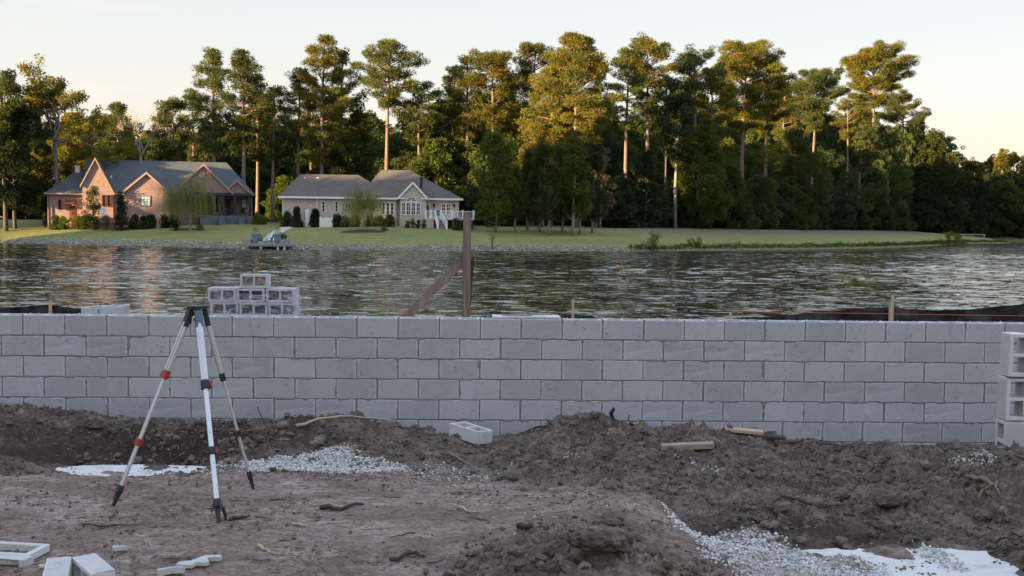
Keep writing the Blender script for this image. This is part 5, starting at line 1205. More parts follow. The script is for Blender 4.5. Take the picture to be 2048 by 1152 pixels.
# ------------------------------------------------------------------ things beyond the wall
# block pallet wrapped in film
PY = 14.7; sw = M['block']
hp = [hollow_block(seed=40+i, chip=.05) for i in range(3)]
hp.append(hollow_block(seed=49, cap=True))
for m_ in hp: m_.materials.append(M['block'])
p_tl = P(414, 576, PY); zt1 = p_tl.z; gzb = -.36
cols = ['leftmost', 'second from left', 'third from left', 'fourth from left']
rowsn = {0: 'top', 1: 'second', 2: 'third', 3: 'fourth'}
rk = random.Random(4)
def side_block(x, y, z, label, me, grp='blocks of the wrapped pallet behind the wall', rz=0):   # lying on its face: cores towards the viewer
    o = block_obj((0,0,0), (0,0,0), label, grp, me)
    ex, ez = Vector((1,0,0)), Vector((0,-1,0)); ey = ez.cross(ex); Rm = Matrix((ex, ey, ez)).transposed()
    o.matrix_world = Matrix.Translation((x, y, z)) @ Matrix.Rotation(rz, 4, 'Z') @ Matrix.Translation((0,.19,(.194 if ey.z < 0 else 0))) @ Rm.to_4x4(); return o
nrow = 6; z = zt1-.194
for r_ in range(nrow):
    for c_ in range(3):
        if r_ == 1 and c_ == 0: pass
        lab = f'{("topmost","second from top","third from top","fourth from top","fifth from top","lowest")[r_]} row, {("left","middle","right")[c_]} block of the film wrapped pallet'
        side_block(p_tl.x+.21+c_*.404+rk.uniform(-.006,.006)+(.03 if r_ == 1 else 0), PY+rk.uniform(0,.01), z-r_*.197, lab, hp[rk.randrange(3)], rz=rk.uniform(-.01,.01))
        if r_ < 2: side_block(p_tl.x+.21+c_*.404, PY+.21, z-r_*.197, 'block in the back half of the wrapped pallet behind the wall', hp[3], 'blocks in the back half of the wrapped pallet')
side_block(P(507, 560, PY).x, PY+.02, zt1+.004, 'single block with two see through holes on top of the wrapped pallet', hp[0], None)
zp = z-(nrow-1)*.197-.003
pl = empty('pallet', (p_tl.x+.62, PY+.2, zp-.14)); tag(pl, 'wooden pallet under the wrapped concrete blocks behind the wall', 'pallet'); M['wood'] = plain('raw_timber', (.33,.25,.18), .85, .2, 3, 0, .004)
for i in range(5): MB().box(-.62,.62,-.24+i*.1,-.16+i*.1,.115,.138).build('plank', M['wood'], pl)
for x in (-.58,0,.52): MB().box(x,x+.07,-.24,.24,.0,.114).build('runner', M['wood'], pl)
# film
b = NB('plastic_film'); g = b.geo(); n = b.noise(b.geo((1,1,3.0)), 3, 5, .6, 2.0); tr = b.n('BsdfTransparent'); ms = b.n('MixShader')
b.fin((.62,.64,.68), .22, b.bump(b.noise(b.geo((1,1,3)), 7, 4, .6, 2), .6, .02), 0, .6); b.l(b.rng(n, .46, .72, .05, .7), ms.inputs[0]); b.l(tr.outputs[0], ms.inputs[1]); b.l(b.b.outputs[0], ms.inputs[2]); b.l(ms.outputs[0], b.out.inputs[0]); M['film'] = b.m
def film(x0, x1, zb, ztf, y, nx, nz, sd, wrap=True):
    V = []; r = np.random.default_rng(sd)
    for j in range(nz+1):
        for i in range(nx+1):
            a, c_ = i/nx, j/nz; x = x0+(x1-x0)*a; zt = ztf(a); zz = zb+(zt-zb)*c_
            yy = y-.012-.03*abs(math.sin(a*9+c_*4+sd))*abs(math.sin(c_*7+a*3))-.018*math.sin(a*31+c_*9)*math.sin(c_*13)
            V.append((x, yy, zz+.01*math.sin(a*17)))
    Fc = [(j*(nx+1)+i, j*(nx+1)+i+1, (j+1)*(nx+1)+i+1, (j+1)*(nx+1)+i) for j in range(nz) for i in range(nx)]
    m_ = MB(); m_.poly(V, Fc); return m_
ff = empty('plastic_film', (0,0,0)); tag(ff, 'crumpled clear plastic film wrapped round the block pallet', 'plastic film')
x0 = p_tl.x-.02
film(x0, x0+1.27, zt1-.9, lambda a: zt1+.012-.10*max(0, math.sin(a*math.pi*1.3-.5))*(1 if a < .8 else .4)-.05*(a > .9), PY, 60, 30, 1).build('front_sheet', M['film'], ff, smooth=True, fix=False)
film(x0+1.22, x0+1.48, zt1-.8, lambda a: zt1-.06-.05*a, PY+.1, 14, 20, 5).build('loose_end', M['film'], ff, smooth=True, fix=False)
film(x0+1.15, x0+1.36, zt1-.36, lambda a: zt1-.02-.16*abs(a-.5), PY-.05, 12, 12, 9).build('bunched_fold', M['film'], ff, smooth=True, fix=False)
# three blocks end-on behind the left of the wall
LY = 11.5
for i, (px, lb) in enumerate(((180,'left one'),(216,'right one'))):
    p = P(px, 614, LY); zz = p.z-.19; o = block_obj((p.x+.0, LY, zz), (0,0,R(90)), f'grey block standing end on behind the left part of the wall, {lb}', 'blocks lined up behind the left part of the wall', hp[i]); o.location = (p.x+.097, LY+.2, zz)
    if i == 0: o.location.z -= .012; o.rotation_euler.z = R(87)
sb_ = MB(); p = P(218,614,LY); sb_.box(p.x-.25,p.x+.2,LY-.01,LY+.42,-.5,zz-.016); cbx = sb_.build('block_pile', M['block']); tag(cbx, 'low pile carrying the two end on blocks behind the wall', 'block pile')
# timber post and brace
M['post'] = None
b = NB('weathered_post'); v = b.coord((1,1,.06)); n = b.noise(v, 28, 6, .7, .8); n2 = b.noise(b.coord((1,1,.5)), 5, 4, .6)
c_ = b.ramp(n, [(.3,(.10,.068,.052)),(.55,(.205,.148,.12)),(.75,(.32,.25,.205))]); c_ = b.mix(b.rng(n2, .5, .75, 0, .5), c_, (.12,.10,.09)); M['post'] = b.fin(c_, .9, b.bump(n, .5, .004))
FY = 11.9; gb = gz(0, FY)
pt_, pb_ = P(934.5, 432, FY), P(932, 632, FY); k = (gb-.3-pb_.z)/(pb_.z-pt_.z); bot = pb_+(pb_-pt_)*k
po = empty('timber_post', Vector((pb_.x, FY, gb))); tag(po, 'upright weathered timber post standing behind the block wall', 'post')
pst = MB().beam(pt_-po.location, bot-po.location, .088, .04, up=(0,1,0)); pst = MB(); a_, b_2 = pt_-po.location, bot-po.location
V = []; 
for q in (b_2, a_):
    for i, j in ((-1,-1),(1,-1),(1,1),(-1,1)): V.append(q+Vector((i*.044, j*.045, 0)))
pst.poly(V, [(0,3,2,1),(4,5,6,7),(0,1,5,4),(1,2,6,5),(2,3,7,6),(3,0,4,7)]); pst.build('post', M['post'], po, bevel=.003)
pn = MB().lathe([(.006,0),(.006,.004)], 8); 
b0, b1 = P(944, 503, FY+.06), P(812, 634, FY-.25); b1 = b1+(b1-b0)*.9
br = empty('timber_brace', Vector((b1.x, b1.y, b1.z))); tag(br, 'diagonal timber brace leaning from the post down to the left', 'brace')
V = []; dv = (b1-b0).normalized(); sx = dv.cross(Vector((0,1,0))).normalized(); sy = Vector((0,1,0))
for q in (b1-br.location, b0-br.location):
    for i, j in ((-1,-1),(1,-1),(1,1),(-1,1)): V.append(q+sx*(i*.048)+sy*(.048+j*.02))
MB().poly(V, [(0,3,2,1),(4,5,6,7),(0,1,5,4),(1,2,6,5),(2,3,7,6),(3,0,4,7)]).build('board', M['post'], br, bevel=.003)
b2, b3 = P(941, 506, FY+.09), P(936, 575, FY+1.2); b3 = b3+(b3-b2)*1.4
b4 = empty('rear_brace', b3); tag(b4, 'second timber brace behind the post running away to the lake', 'brace'); V = []
dv = (b3-b2).normalized(); sx = Vector((1,0,0)); sy = dv.cross(sx).normalized()
for q in (Vector(), b2-b3):
    for i, j in ((-1,-1),(1,-1),(1,1),(-1,1)): V.append(q+sx*(.03+i*.02)+sy*(j*.045))
MB().poly(V, [(0,3,2,1),(4,5,6,7),(0,1,5,4),(1,2,6,5),(2,3,7,6),(3,0,4,7)]).build('board', M['post'], b4)
sp_ = MB(); rs = random.Random(3)
sp_.tube([P(929,630,FY-.06), P(928.5,590,FY-.06), P(929,560,FY-.055)], [.006,.004,.001], 4)
tag(sp_.build('split_splinter', M['wood'], None), 'pale splinter standing off the left edge of the timber post', 'splinter')
# silt fence
SFY = 18.0
cp = [(-400,640),(-120,628),(0,616),(60,612),(101,609),(150,617),(182,623),(230,640),(300,655),(500,665),(800,668),(1000,655),(1080,645),(1120,631),(1146,628),(1175,632),(1230,642),(1400,648),(1470,639),(1520,634),(1600,628),(1700,618),(1787,614),(1860,621),(1950,618),(2048,607),(2200,600),(2400,620)]
px_ = np.arange(-400, 2400, 7.0); py_ = np.interp(px_, [a for a,_ in cp], [b_ for _,b_ in cp]); nz = 14; V = []
rg = np.random.default_rng(8); wob = fbm(px_*.02, px_*0, 3, 4); wob2 = fbm(px_*.09, px_*0, 9, 3)
for i, (a, b_) in enumerate(zip(px_, py_)):
    t_ = P(a, b_+1.0*wob2[i], SFY)
    for j in range(nz+1):
        c_ = j/nz; z = t_.z+(-.45-t_.z)*c_; y = SFY+.10*wob[i]*math.sin(c_*3)+.05*math.sin(c_*17+wob2[i]*3+a*.01)*(.3+c_)-.25*c_*c_+.03*wob2[i]
        V.append((t_.x+.03*math.sin(c_*9+a*.05), y, z))
Fc = [(i*(nz+1)+j, (i+1)*(nz+1)+j, (i+1)*(nz+1)+j+1, i*(nz+1)+j+1) for i in range(len(px_)-1) for j in range(nz)]
b = NB('silt_fabric'); M['silt'] = b.fin(b.mix(b.noise(b.geo((1,1,3)), 4, 4), (.006,.006,.007), (.022,.020,.022)), .55, b.bump(b.noise(b.geo((1,1,4)), 7, 4, .6, 1), .6, .03), 0, .3)
sf = empty('silt_fence', (0, SFY, -.4)); tag(sf, 'sagging black silt fence fabric on stakes along the near lake edge', 'fence')
m_ = MB(); m_.poly([(x, y-SFY, z+.4) for x,y,z in V], Fc); fb = m_.build('fabric', M['silt'], sf, smooth=True, fix=False)
M['stake'] = plain('stake_wood', (.48,.33,.20), .85, .15, 5)
for px, py in ((-180,600),(101,601),(1146,599),(1461,625),(1785,590),(2250,585)):
    q = P(px, py, SFY-.06); MB().box(q.x-.022,q.x+.022,-.085,-.05,0,q.z+.4).build('stake', M['stake'], sf)
q = P(1781, 612, SFY-.1); MB().box(q.x-.03,q.x+.03,-.16,-.10,.3,q.z+.4).build('stake', M['stake'], sf)
sl_ = MB(); pts = [P(a, b_, SFY-.15) for a, b_ in ((1461,624),(1600,625),(1785,628),(2048,632),(2250,636))]; sl_.tube([(q.x, q.y-SFY, q.z+.4) for q in pts], .006, 4); sl_.build('string', plain('red_string', (.35,.10,.06), .8), sf)

# ------------------------------------------------------------------ tripod
M['alu'] = plain('brushed_aluminium', (.50,.495,.49), .42, .08, 3, .55, .0005); M['alu_w'] = plain('white_tripod_face', (.62,.65,.68), .45, .12, 14, 0, .0)
b = NB('scuffed_white'); v = b.coord((1,1,.3)); n = b.noise(v, 60, 4, .7); M['alu_w'] = b.fin(b.mix(b.rng(n, .58, .68, 0, .75), (.60,.63,.68), (.22,.23,.25)), .45, None, .1, .5)
M['blackp'] = plain('black_plastic', (.022,.024,.028), .5, .2, 10); M['redp'] = plain('red_plastic', (.30,.03,.03), .45, .15, 10); M['hinge'] = plain('blue_grey_casting', (.075,.12,.15), .5, .15, 10)
fA, fB, fC = GP(438,1047), GP(226,1014), GP(507,979)
hd = P(394, 611, 6.72)
def foot(p, px, py): q = P(px, py, p.y); q.z = max(q.z, gz(q.x, q.y)-.02); return q
tp = empty('survey_tripod', (hd.x, hd.y, 0)); tag(tp, 'aluminium survey tripod with red clamps standing on the dirt, no instrument', 'tripod'); O = tp.location
hz = hd.z
k = MB(); n = 24; prof = []
for z_, s_ in ((-.028,.80),(-.022,.98),(-.004,1.0),(0,.96)):
    for j in range(n): a = 2*math.pi*j/n; r_ = .064*s_*(1+.10*math.cos(3*(a-R(-80)))); prof.append((r_*math.cos(a), r_*math.sin(a), hz+z_))
k.poly(prof, [(i*n+j, i*n+(j+1)%n, (i+1)*n+(j+1)%n, (i+1)*n+j) for i in range(3) for j in range(n)]+[tuple(range(3*n,4*n)), tuple(range(n))[::-1]]); k.build('head_plate', M['blackp'], tp)
k = MB().lathe([(.02,hz-.10),(.024,hz-.085),(.012,hz-.08),(.012,hz-.028)], 10); k.build('fixing_screw', M['blackp'], tp)
RAD = .046
for (ft, lb, face, clp) in ((fA,'front','alu_w',.36),(fB,'left','alu',.325),(fC,'right','alu',.355)):
    dr = Vector((ft.x-O.x, ft.y-O.y, 0)).normalized(); top = Vector((dr.x*RAD, dr.y*RAD, hz-.045)); f_ = ft-O; ax = (f_-top); Ln = ax.length; ax.normalize(); tang = Vector((-dr.y, dr.x, 0))
    Q = lambda t: top+ax*(Ln*t)
    lg = MB()
    nrm = ax.cross(tang).normalized()
    MB().beam(Q(.06), Q(clp+.01), .041, .024, up=nrm).build('leg', M[face], tp, bevel=.004)
    MB().beam(Q(.05)+nrm*-.0, Q(clp-.02), .018, .036, up=nrm).build('leg_rib', M['alu'], tp)
    l2 = MB().beam(Q(clp), Q(.93), .028, .018, up=nrm); l2.build('lower_leg', M['alu_w' if face == 'alu_w' else 'alu'], tp, bevel=.004)
    # hinge
    MB().beam(top+Vector((0,0,.02)), Q(.075), .048, .032, up=nrm).build('hinge', M['hinge' if lb == 'front' else 'blackp'], tp, bevel=.005)
    MB().beam(top-tang*.030+Vector((0,0,-.005)), top+tang*.030+Vector((0,0,-.005)), .022, .022).build('hinge_pin', M['blackp'], tp, bevel=.004)
    cl = MB().beam(Q(clp-.018), Q(clp+.025), .050, .036, up=nrm).build('clamp', M['redp' if lb == 'left' else 'blackp'], tp, bevel=.004)
    if lb != 'right': MB().beam(Q(clp-.012)+tang*(.036 if lb == 'front' else -.036), Q(clp+.02)+tang*(.034 if lb == 'front' else -.04), .016, .03, up=nrm).build('lever', M['redp'], cl, bevel=.003)
    c2 = MB().beam(Q(.66), Q(.695), .046, .036, up=nrm).build('lower_clamp', M['redp' if lb == 'left' else 'blackp'], tp, bevel=.004)
    if lb == 'front': MB().beam(Q(.664)+tang*.028, Q(.69)+tang*.028, .012, .024, up=nrm).build('lever', M['redp'], c2)
    ftm = MB(); sh = MB(); a, b_ = Q(.895), Q(1.01)
    V = []
    for q, w_, h_ in ((a,.019,.015),(Q(.915),.022,.016),(Q(.93),.016,.014),(b_,.006,.006)):
        for i, j in ((-1,-1),(1,-1),(1,1),(-1,1)): V.append(q+tang*(i*w_)+nrm*(j*h_))
    sh.poly(V, [(s*4+i, s*4+(i+1)%4, s*4+4+(i+1)%4, s*4+4+i) for s in range(3) for i in range(4)]+[(3,2,1,0),(12,13,14,15)]); fo = sh.build('foot', M['blackp'], tp)
    MB().slab([Q(.92)-tang*.032-dr*.008, Q(.92)+tang*.032-dr*.008, Q(.92)+tang*.028+dr*.035, Q(.92)-tang*.028+dr*.035], (0,0,.006)).build('foot_step', M['blackp'], fo)
    if lb == 'front':
        s_ = Q(.93); gz_ = lambda x, y: gz(x+O.x, y+O.y)
        pts = [s_+tang*.03, s_+tang*.045+Vector((0,0,-.05)), s_+tang*.05+Vector((0,0,-.09))]; e = s_+tang*.09; pts += [Vector((e.x, e.y, gz_(e.x,e.y)+.012)), Vector((e.x+.05, e.y+.01, gz_(e.x+.05,e.y+.01)+.012)), Vector((e.x+.09, e.y+.03, gz_(e.x+.09,e.y+.03)+.014))]
        MB().tube(pts, [.012,.010,.010,.012,.010,.006], 5).build('strap', M['blackp'], tp)
MB().tube([(0.0,-.02,hz-.04),(-.035,-.03,hz-.07),(-.05,-.02,hz-.085)], .010, 6).build('hook', M['blackp'], tp)
MB().box(-.052,-.03,-.03,-.01,hz-.115,hz-.065).build('hook_lever', M['redp'], tp)

# ------------------------------------------------------------------ loose blocks on the dirt
lb_me = hollow_block(chip=.12, seed=51, bev=.004); low_me = hollow_block(L=.37, H=.118, Wd=.19, t=.028, chip=.08, seed=53, bev=.004); low_me.materials.append(M['block_pale']); lb_me.materials.append(M['block_pale'])
lbm2 = hollow_block(chip=.12, seed=52, bev=.004); lbm2.materials.append(M['block'])
p = GP(940, 884); 
o = block_obj((0,0,0), (0,0,0), 'pale block lying flat on the dirt at the foot of the wall', None, low_me)
o.matrix_world = Matrix.Translation(Vector((p.x, p.y+.02, gz(p.x,p.y+.05)+.01))) @ Matrix.Rotation(R(-42), 4, 'Z') @ Matrix.Rotation(R(5), 4, 'Y') @ Matrix.Rotation(R(-3), 4, 'X') @ Matrix.Translation((0,-.097,0))
def piece(loops, h, loc, rz, label, holes=(), tilt=(0,0), cat='block fragment', mat='block_pale', group=None, sc_f=.78):
    bm = bmesh.new(); r = random.Random(len(label)); n = len(loops)
    lo = [bm.verts.new((x, y, 0)) for x, y in loops]; hi = [bm.verts.new((x+r.uniform(-.003,.003), y+r.uniform(-.003,.003), h+r.uniform(-.004,.004))) for x, y in loops]
    for i in range(n): bm.faces.new([lo[i], lo[(i+1)%n], hi[(i+1)%n], hi[i]])
    bmesh.ops.triangulate(bm, faces=[bm.faces.new(hi), bm.faces.new(lo[::-1])]); bmesh.ops.recalc_face_normals(bm, faces=bm.faces)
    es = [e for e in bm.edges if len(e.link_faces) == 2 and e.calc_face_angle(0) > .5]; bmesh.ops.bevel(bm, geom=es, offset=.004, segments=2, affect='EDGES')
    me = bpy.data.meshes.new('fragment'); bm.to_mesh(me); bm.free(); me.materials.append(M[mat]); o = bpy.data.objects.new('block_fragment', me); COL.objects.link(o); o.scale = (sc_f,)*3
    o.location = loc; o.rotation_euler = (tilt[0], tilt[1], rz); tag(o, label, cat, group); return o
# ring-shaped half block bottom left (cores up)
def ring(L, Wd, h, t, loc, rz, label):
    k = MB(); o_ = [(-L/2,-Wd/2),(L/2,-Wd/2),(L/2,Wd/2),(-L/2,Wd/2)]; i_ = [(-L/2+t,-Wd/2+t),(L/2-t,-Wd/2+t),(L/2-t,Wd/2-t),(-L/2+t,Wd/2-t)]
    V = [(*q,z) for z in (0,h) for q in o_+i_]; Fc = []
    for a in range(4):
        b_ = (a+1)%4; Fc += [(a,b_,b_+8,a+8),(4+b_,4+a,12+a,12+b_),(8+a,8+b_,12+b_,12+a),(b_,a,4+a,4+b_)]
    k.poly(V, Fc); o = k.build('block_fragment', M['block_pale'], bevel=.004); o.location = loc; o.rotation_euler = (0,0,rz); tag(o, label, 'block fragment'); return o
q = GP(8, 1116); ring(.40, .20, .042, .034, Vector((q.x-.03, q.y+.06, gz(q.x,q.y)-.005)), R(-8), 'flat ring shaped block piece with a square hole, cut by the left edge')
q = GP(20, 1130); piece([(-.25,0),(.10,0),(.085,-.05),(.12,-.055),(.14,.045),(-.25,.045)], .05, Vector((q.x, q.y, gz(q.x,q.y))), R(-4), 'long hooked block fragment below the ring shaped piece')
q = GP(205, 1150); 
def stand(px, py, Yd, L_axis, label, me, rz, mode):
    p = P(px, py, Yd); g_ = gz(p.x, Yd); return p, g_
# two small blocks on their sides
hb4 = hollow_block(L=.30, H=.112, Wd=.125, t=.026, web=.024, chip=.04, seed=61, bev=.004, cap=True); hb4.materials.append(M['block_pale'])
hb5 = hollow_block(L=.32, H=.112, Wd=.125, t=.026, web=.024, chip=.15, seed=62, bev=.004); hb5.materials.append(M['block_pale'])
CX = ((0,1,0),(0,0,1),(1,0,0))
def place_block(o, c, rz, axes, s=1.0, mid=(0,-.062,-.056)):
    ex, ey, ez = [Vector(a) for a in axes]; Rm = Matrix((ex, ey, ez)).transposed().to_4x4(); o.matrix_world = Matrix.Translation(c) @ Matrix.Rotation(rz, 4, 'Z') @ Rm @ Matrix.Scale(s, 4) @ Matrix.Translation(mid)
o = block_obj((0,0,0), (0,0,0), 'block on its side with smooth top, left one of the two at the lower left', None, hb4); pA = P(118, 1119, 5.03); place_block(o, Vector((pA.x+.065, 4.86, gz(pA.x, 4.88)+.052)), R(20), CX)
o2 = block_obj((0,0,0), (0,0,0), 'block on its side showing open cores, right one of two at the lower left', None, hb5); place_block(o2, Vector((-1.985, 4.93, gz(-2.0, 4.95)+.055)), R(38), CX)
q = GP(393, 1131); piece([(-.13,-.05),(-.02,-.06),(.0,-.02),(.06,-.03),(.085,-.005),(.02,.0),(.06,.05),(.14,.05),(.145,.085),(.03,.095),(-.04,.01),(-.12,.0)], .028, Vector((q.x+.01, q.y-.02, gz(q.x,q.y)+.005)), R(3), 'broken zigzag block web lying flat, right of the two side lying blocks', tilt=(R(4),R(-2)))
q = GP(346, 1152); piece([(-.07,-.06),(.0,.0),(.07,-.005),(.075,.03),(-.01,.035),(-.09,-.03)], .04, Vector((q.x, q.y-.01, gz(q.x,q.y)+.005)), R(5), 'small bent block fragment at the bottom edge below the zigzag web')
q = GP(205, 1119); piece([(0,0),(.09,.02),(.07,.05),(-.02,.03)], .03, Vector((q.x+.02, q.y+.10, gz(q.x,q.y)+.01)), R(5), 'pointed fragment behind the open core block')
q = GP(90, 1140); piece([(0,0),(.06,.0),(.06,.03),(-.01,.03)], .02, Vector((q.x-.03, q.y, gz(q.x,q.y)+.005)), 0, 'tiny flat fragment left of the side lying block')
p = P(855, 1149, 5.33); g0 = gz(p.x, 5.3); o = block_obj((0,0,0), (0,0,0), 'pale block whose top edge shows at the bottom middle', None, lb_me); place_block(o, Vector((p.x, 5.29, p.z-.088)), R(-4), ((1,0,0),(0,0,-1),(0,1,0)), .86, (0,-.097,-.097))

# concrete footings
M['footing'] = None
b = NB('pale_footing'); g = b.geo(); n = b.noise(g, 5, 5, .7); n2 = b.noise(g, 60, 4, .7); cc = b.mix(n2, (.50,.49,.47), (.62,.61,.59)); cc = b.mix(b.rng(n, .52, .68, 0, .55), cc, (.30,.26,.23)); M['footing'] = b.fin(cc, .9, b.bump(n2, .5, .006))
for poly, zt, lb in ((SLAB_L, -.262, 'white sandy footing strip in the pit at the left'),(SLAB_R, -.222, 'white footing slab in the trench at the lower right')):
    m_ = MB(); m_.slab([(x, y, zt) for x, y in poly], (0,0,-.15)); o = m_.build('concrete_footing', M['footing'], fix=True); tag(o, lb, 'footing')
    m2 = o.data
# ------------------------------------------------------------------ gravel, clods, debris
b = NB('white_gravel'); t_ = b.attr('tint'); M['gravel'] = b.fin(b.mix(b.rng(b.noise(b.geo(), 9, 4, .7), .55, .75, 0, .5), b.ramp(t_, [(0,(.24,.23,.22)),(.3,(.44,.43,.415)),(1,(.64,.63,.61))]), (.25,.21,.18)), .85, b.bump(b.noise(b.geo(), 130, 3), .4, .003))
def rand_in(poly, n, rng, soft=.03):
    lo, hi = poly.min(0)-soft, poly.max(0)+soft; P_ = rng.uniform(lo, hi, (n,2)); sd_ = poly_sd(P_[:,0], P_[:,1], poly)+.05*fbm(P_[:,0]*6, P_[:,1]*6, 3, 3); return P_[sd_ < soft*rng.uniform(0,1,n)**2*2]
rng = np.random.default_rng(31); pos, sz = [], []
for poly, dn in GRAV:
    area = np.prod(poly.max(0)-poly.min(0)); q = rand_in(poly, int(area*8500*dn), rng, .05); s = rng.uniform(.0035,.0125,len(q))*(1 if dn > .3 else .85)
    z = gz_arr(q[:,0], q[:,1]); z = np.where(poly_sd(q[:,0],q[:,1],SLAB_R) < 0, np.maximum(z, -.222), z); pos.append(np.column_stack([q, z+s*rng.uniform(.1,1.5 if dn > .4 else .5,len(q))])); sz.append(s)
pos = np.concatenate(pos); sz = np.concatenate(sz); print('gravel', len(pos))
V, F_, T = stones(pos, sz, rng, 1, .8, .2); tag(link_mesh('gravel', np_mesh('gravel', V, F_, {'tint': T}), M['gravel']), 'white gravel spilled in the trench and in front of the wall', 'gravel', kind='stuff')
# clods
def clods(n, lo, hi, rmin, jag, sub, seed):
    rng = np.random.default_rng(seed); x = rng.uniform(-6.2, 6.2, n*6); y = rng.uniform(4.7, 10.3, n*6)
    _, r = tps(x, y); cl = fbm(x*1.8, y*1.8, 77, 3); keep = (rng.uniform(0,1,len(x)) < np.clip(r-rmin, 0, 1)*(1+cl)) & (np.abs(x) < .52*y+.3) & (poly_sd(x,y,SLAB_R) > .03) & (poly_sd(x,y,SLAB_L) > .03)
    x, y = x[keep][:n], y[keep][:n]; s = lo+(hi-lo)*rng.uniform(0,1,len(x))**3; z = gz_arr(x, y)+s*.25; return stones(np.column_stack([x,y,z]), s, rng, sub, .72, jag)
A = [clods(22000, .004, .016, .02, .42, 1, 1), clods(6500, .010, .036, .22, .42, 1, 2), clods(900, .02, .055, .35, .30, 2, 4), clods(110, .035, .075, .45, .24, 2, 3)]
off = 0; VV, FF = [], []
for V, F_, T in A: VV.append(V); FF.append(F_+off); off += len(V)
for poly, zt, nc in ((SLAB_L, -.262, 500), (SLAB_R, -.222, 1100)):
    q = rand_in(poly, nc, rng, .02); q = q[fbm(q[:,0]*3, q[:,1]*5, 12, 3) > -.1]; s_ = .003+.012*rng.uniform(0,1,len(q))**3; V, F_, T = stones(np.column_stack([q, np.full(len(q), zt)+s_*.2]), s_, rng, 1, .6, .4); VV.append(V); FF.append(F_+off); off += len(V)
VV = np.concatenate(VV); nn = VV*38; VV[:,2] += .004*fbm(nn[:,0], nn[:,1]+nn[:,2], 5, 2); me = np_mesh('clods', VV, np.concatenate(FF), None, False); tag(link_mesh('dirt_clods', me, M['clod']), 'clods of grey brown dirt over the mounds and flat', 'dirt clods', kind='stuff')
# a few large clods one can point at
def big_clod(px, py, s, label, seed, flat=.6, sq=(1,1)):
    q = GP(px, py); rng = np.random.default_rng(seed); bm = bmesh.new(); bmesh.ops.create_icosphere(bm, subdivisions=4, radius=1); co = np.array([v.co[:] for v in bm.verts]); r = 1+.22*fbm(co[:,0]*1.5+seed, co[:,1]*1.5+co[:,2], seed, 3)+.10*fbm(co[:,0]*5+co[:,2]*3, co[:,1]*5, seed+4, 4, .6)
    co = co*r[:,None]; co[:,2] = np.clip(co[:,2], -.6, .72+.15*fbm(co[:,0]*2,co[:,1]*2,seed,2)); co = co*[s*sq[0], s*sq[1], s*flat]
    for v, c_ in zip(bm.verts, co): v.co = c_
    me = bpy.data.meshes.new('clod'); bm.to_mesh(me); bm.free(); me.materials.append(M['clod']); o = bpy.data.objects.new('dirt_clod', me); COL.objects.link(o); o.location = (q.x, q.y+s*.3, gz(q.x,q.y+s*.3)+s*.2); o.rotation_euler = (rng.uniform(-.3,.3), rng.uniform(-.3,.3), rng.uniform(0,6)); tag(o, label, 'dirt clod')
for a in ((1200,1100,.15,'largest flat slab of grey dirt at the lower middle',1,.55,(1.5,.9)),(1350,1135,.10,'rounded dirt clod right of the largest slab',2),(990,1098,.055,'lone clod left of the largest slab of dirt',3),(1225,1048,.06,'clod up right of the white pebbles',4,.5,(1.4,1)),
          (1790,1010,.10,'big flat topped clod on the right heap',5,.55,(1.3,.9)),(1905,1028,.07,'clod above the right gravel spill',6),(1965,1040,.065,'clod beside roots at the right side',7),(1840,990,.06,'clod on the right heap above the big flat topped one',8),
          (187,858,.085,'round dark clod on the berm left of the tripod against the wall',9,.9),(1680,1000,.06,'clod in the middle of the right dirt field',10),(1315,1110,.05,'small clod on the lump before the gravel',11),(1540,1065,.06,'clod at the upper edge of the long gravel strip',12),
          (640,885,.06,'dark clod above the white gravel heap',13),(810,890,.07,'clod on the left mound near the lying block',14),(1770,1138,.022,'lone small clod on the white footing slab',15),(1640,1045,.07,'clod pile left of the big flat topped clod',16)): big_clod(*a)
# roots, sticks, splinters
M['stick'] = plain('dry_stick', (.17,.12,.09), .9, .3, 12); M['stick_p'] = plain('pale_stick', (.38,.29,.22), .9, .25, 12); M['root'] = plain('dark_root', (.055,.04,.032), .9, .3, 12)
def stick(pix, rad, mat, label, lift=.01, name='stick', cat='stick', tip=.4):
    pts = []
    for a in pix:
        if len(a) == 3: q = GP(a[0], a[1]); q = P(a[0], a[1], a[2])
        else: q = GP(*a); q.z += lift
        pts.append(q)
    dense = []
    for i in range(len(pts)-1):
        for k in range(3): t_ = k/3; q = pts[i].lerp(pts[i+1], t_); dense.append(q+Vector((rs.uniform(-1,1), rs.uniform(-1,1), rs.uniform(-1,1)))*rad*.8)
    dense.append(pts[-1]); o0 = dense[0].copy(); n = len(dense); m_ = MB().tube([q-o0 for q in dense], [rad*(1-(1-tip)*i/(n-1)) for i in range(n)], 6); o = m_.build(name, M[mat], None, smooth=True, fix=False); o.location = o0; tag(o, label, cat); return o
stick([(595,858),(640,846),(700,842),(792,849)], .014, 'stick_p', 'long pale root lying along the crest of the left mound', .03, 'root', 'root')
stick([(660,850,9.5),(690,838,9.6),(713,828,9.7)], .008, 'stick', 'short branch rising from the pale root against the wall')
stick([(1046,862),(1080,863),(1098,860)], .014, 'root', 'dark stick on the left foot of the big mound', .03)
stick([(1222,842,9.3),(1224,830,9.3),(1226,816,9.3)], .022, 'root', 'stubby bark piece standing upright on the big mound', tip=.7)
stick([(1258,831,9.3),(1258,842,9.3),(1264,851,9.25),(1275,856,9.2)], .006, 'root', 'thin curved twig standing on the big mound right of the bark piece')
stick([(1095,842,9.1),(1103,848,9.1),(1108,852,9.0)], .008, 'root', 'small curled twig at the left shoulder of the big mound')
stick([(905,915),(930,930),(960,948)], .012, 'stick', 'brown stick pointing down right in the white pebbles', .02)
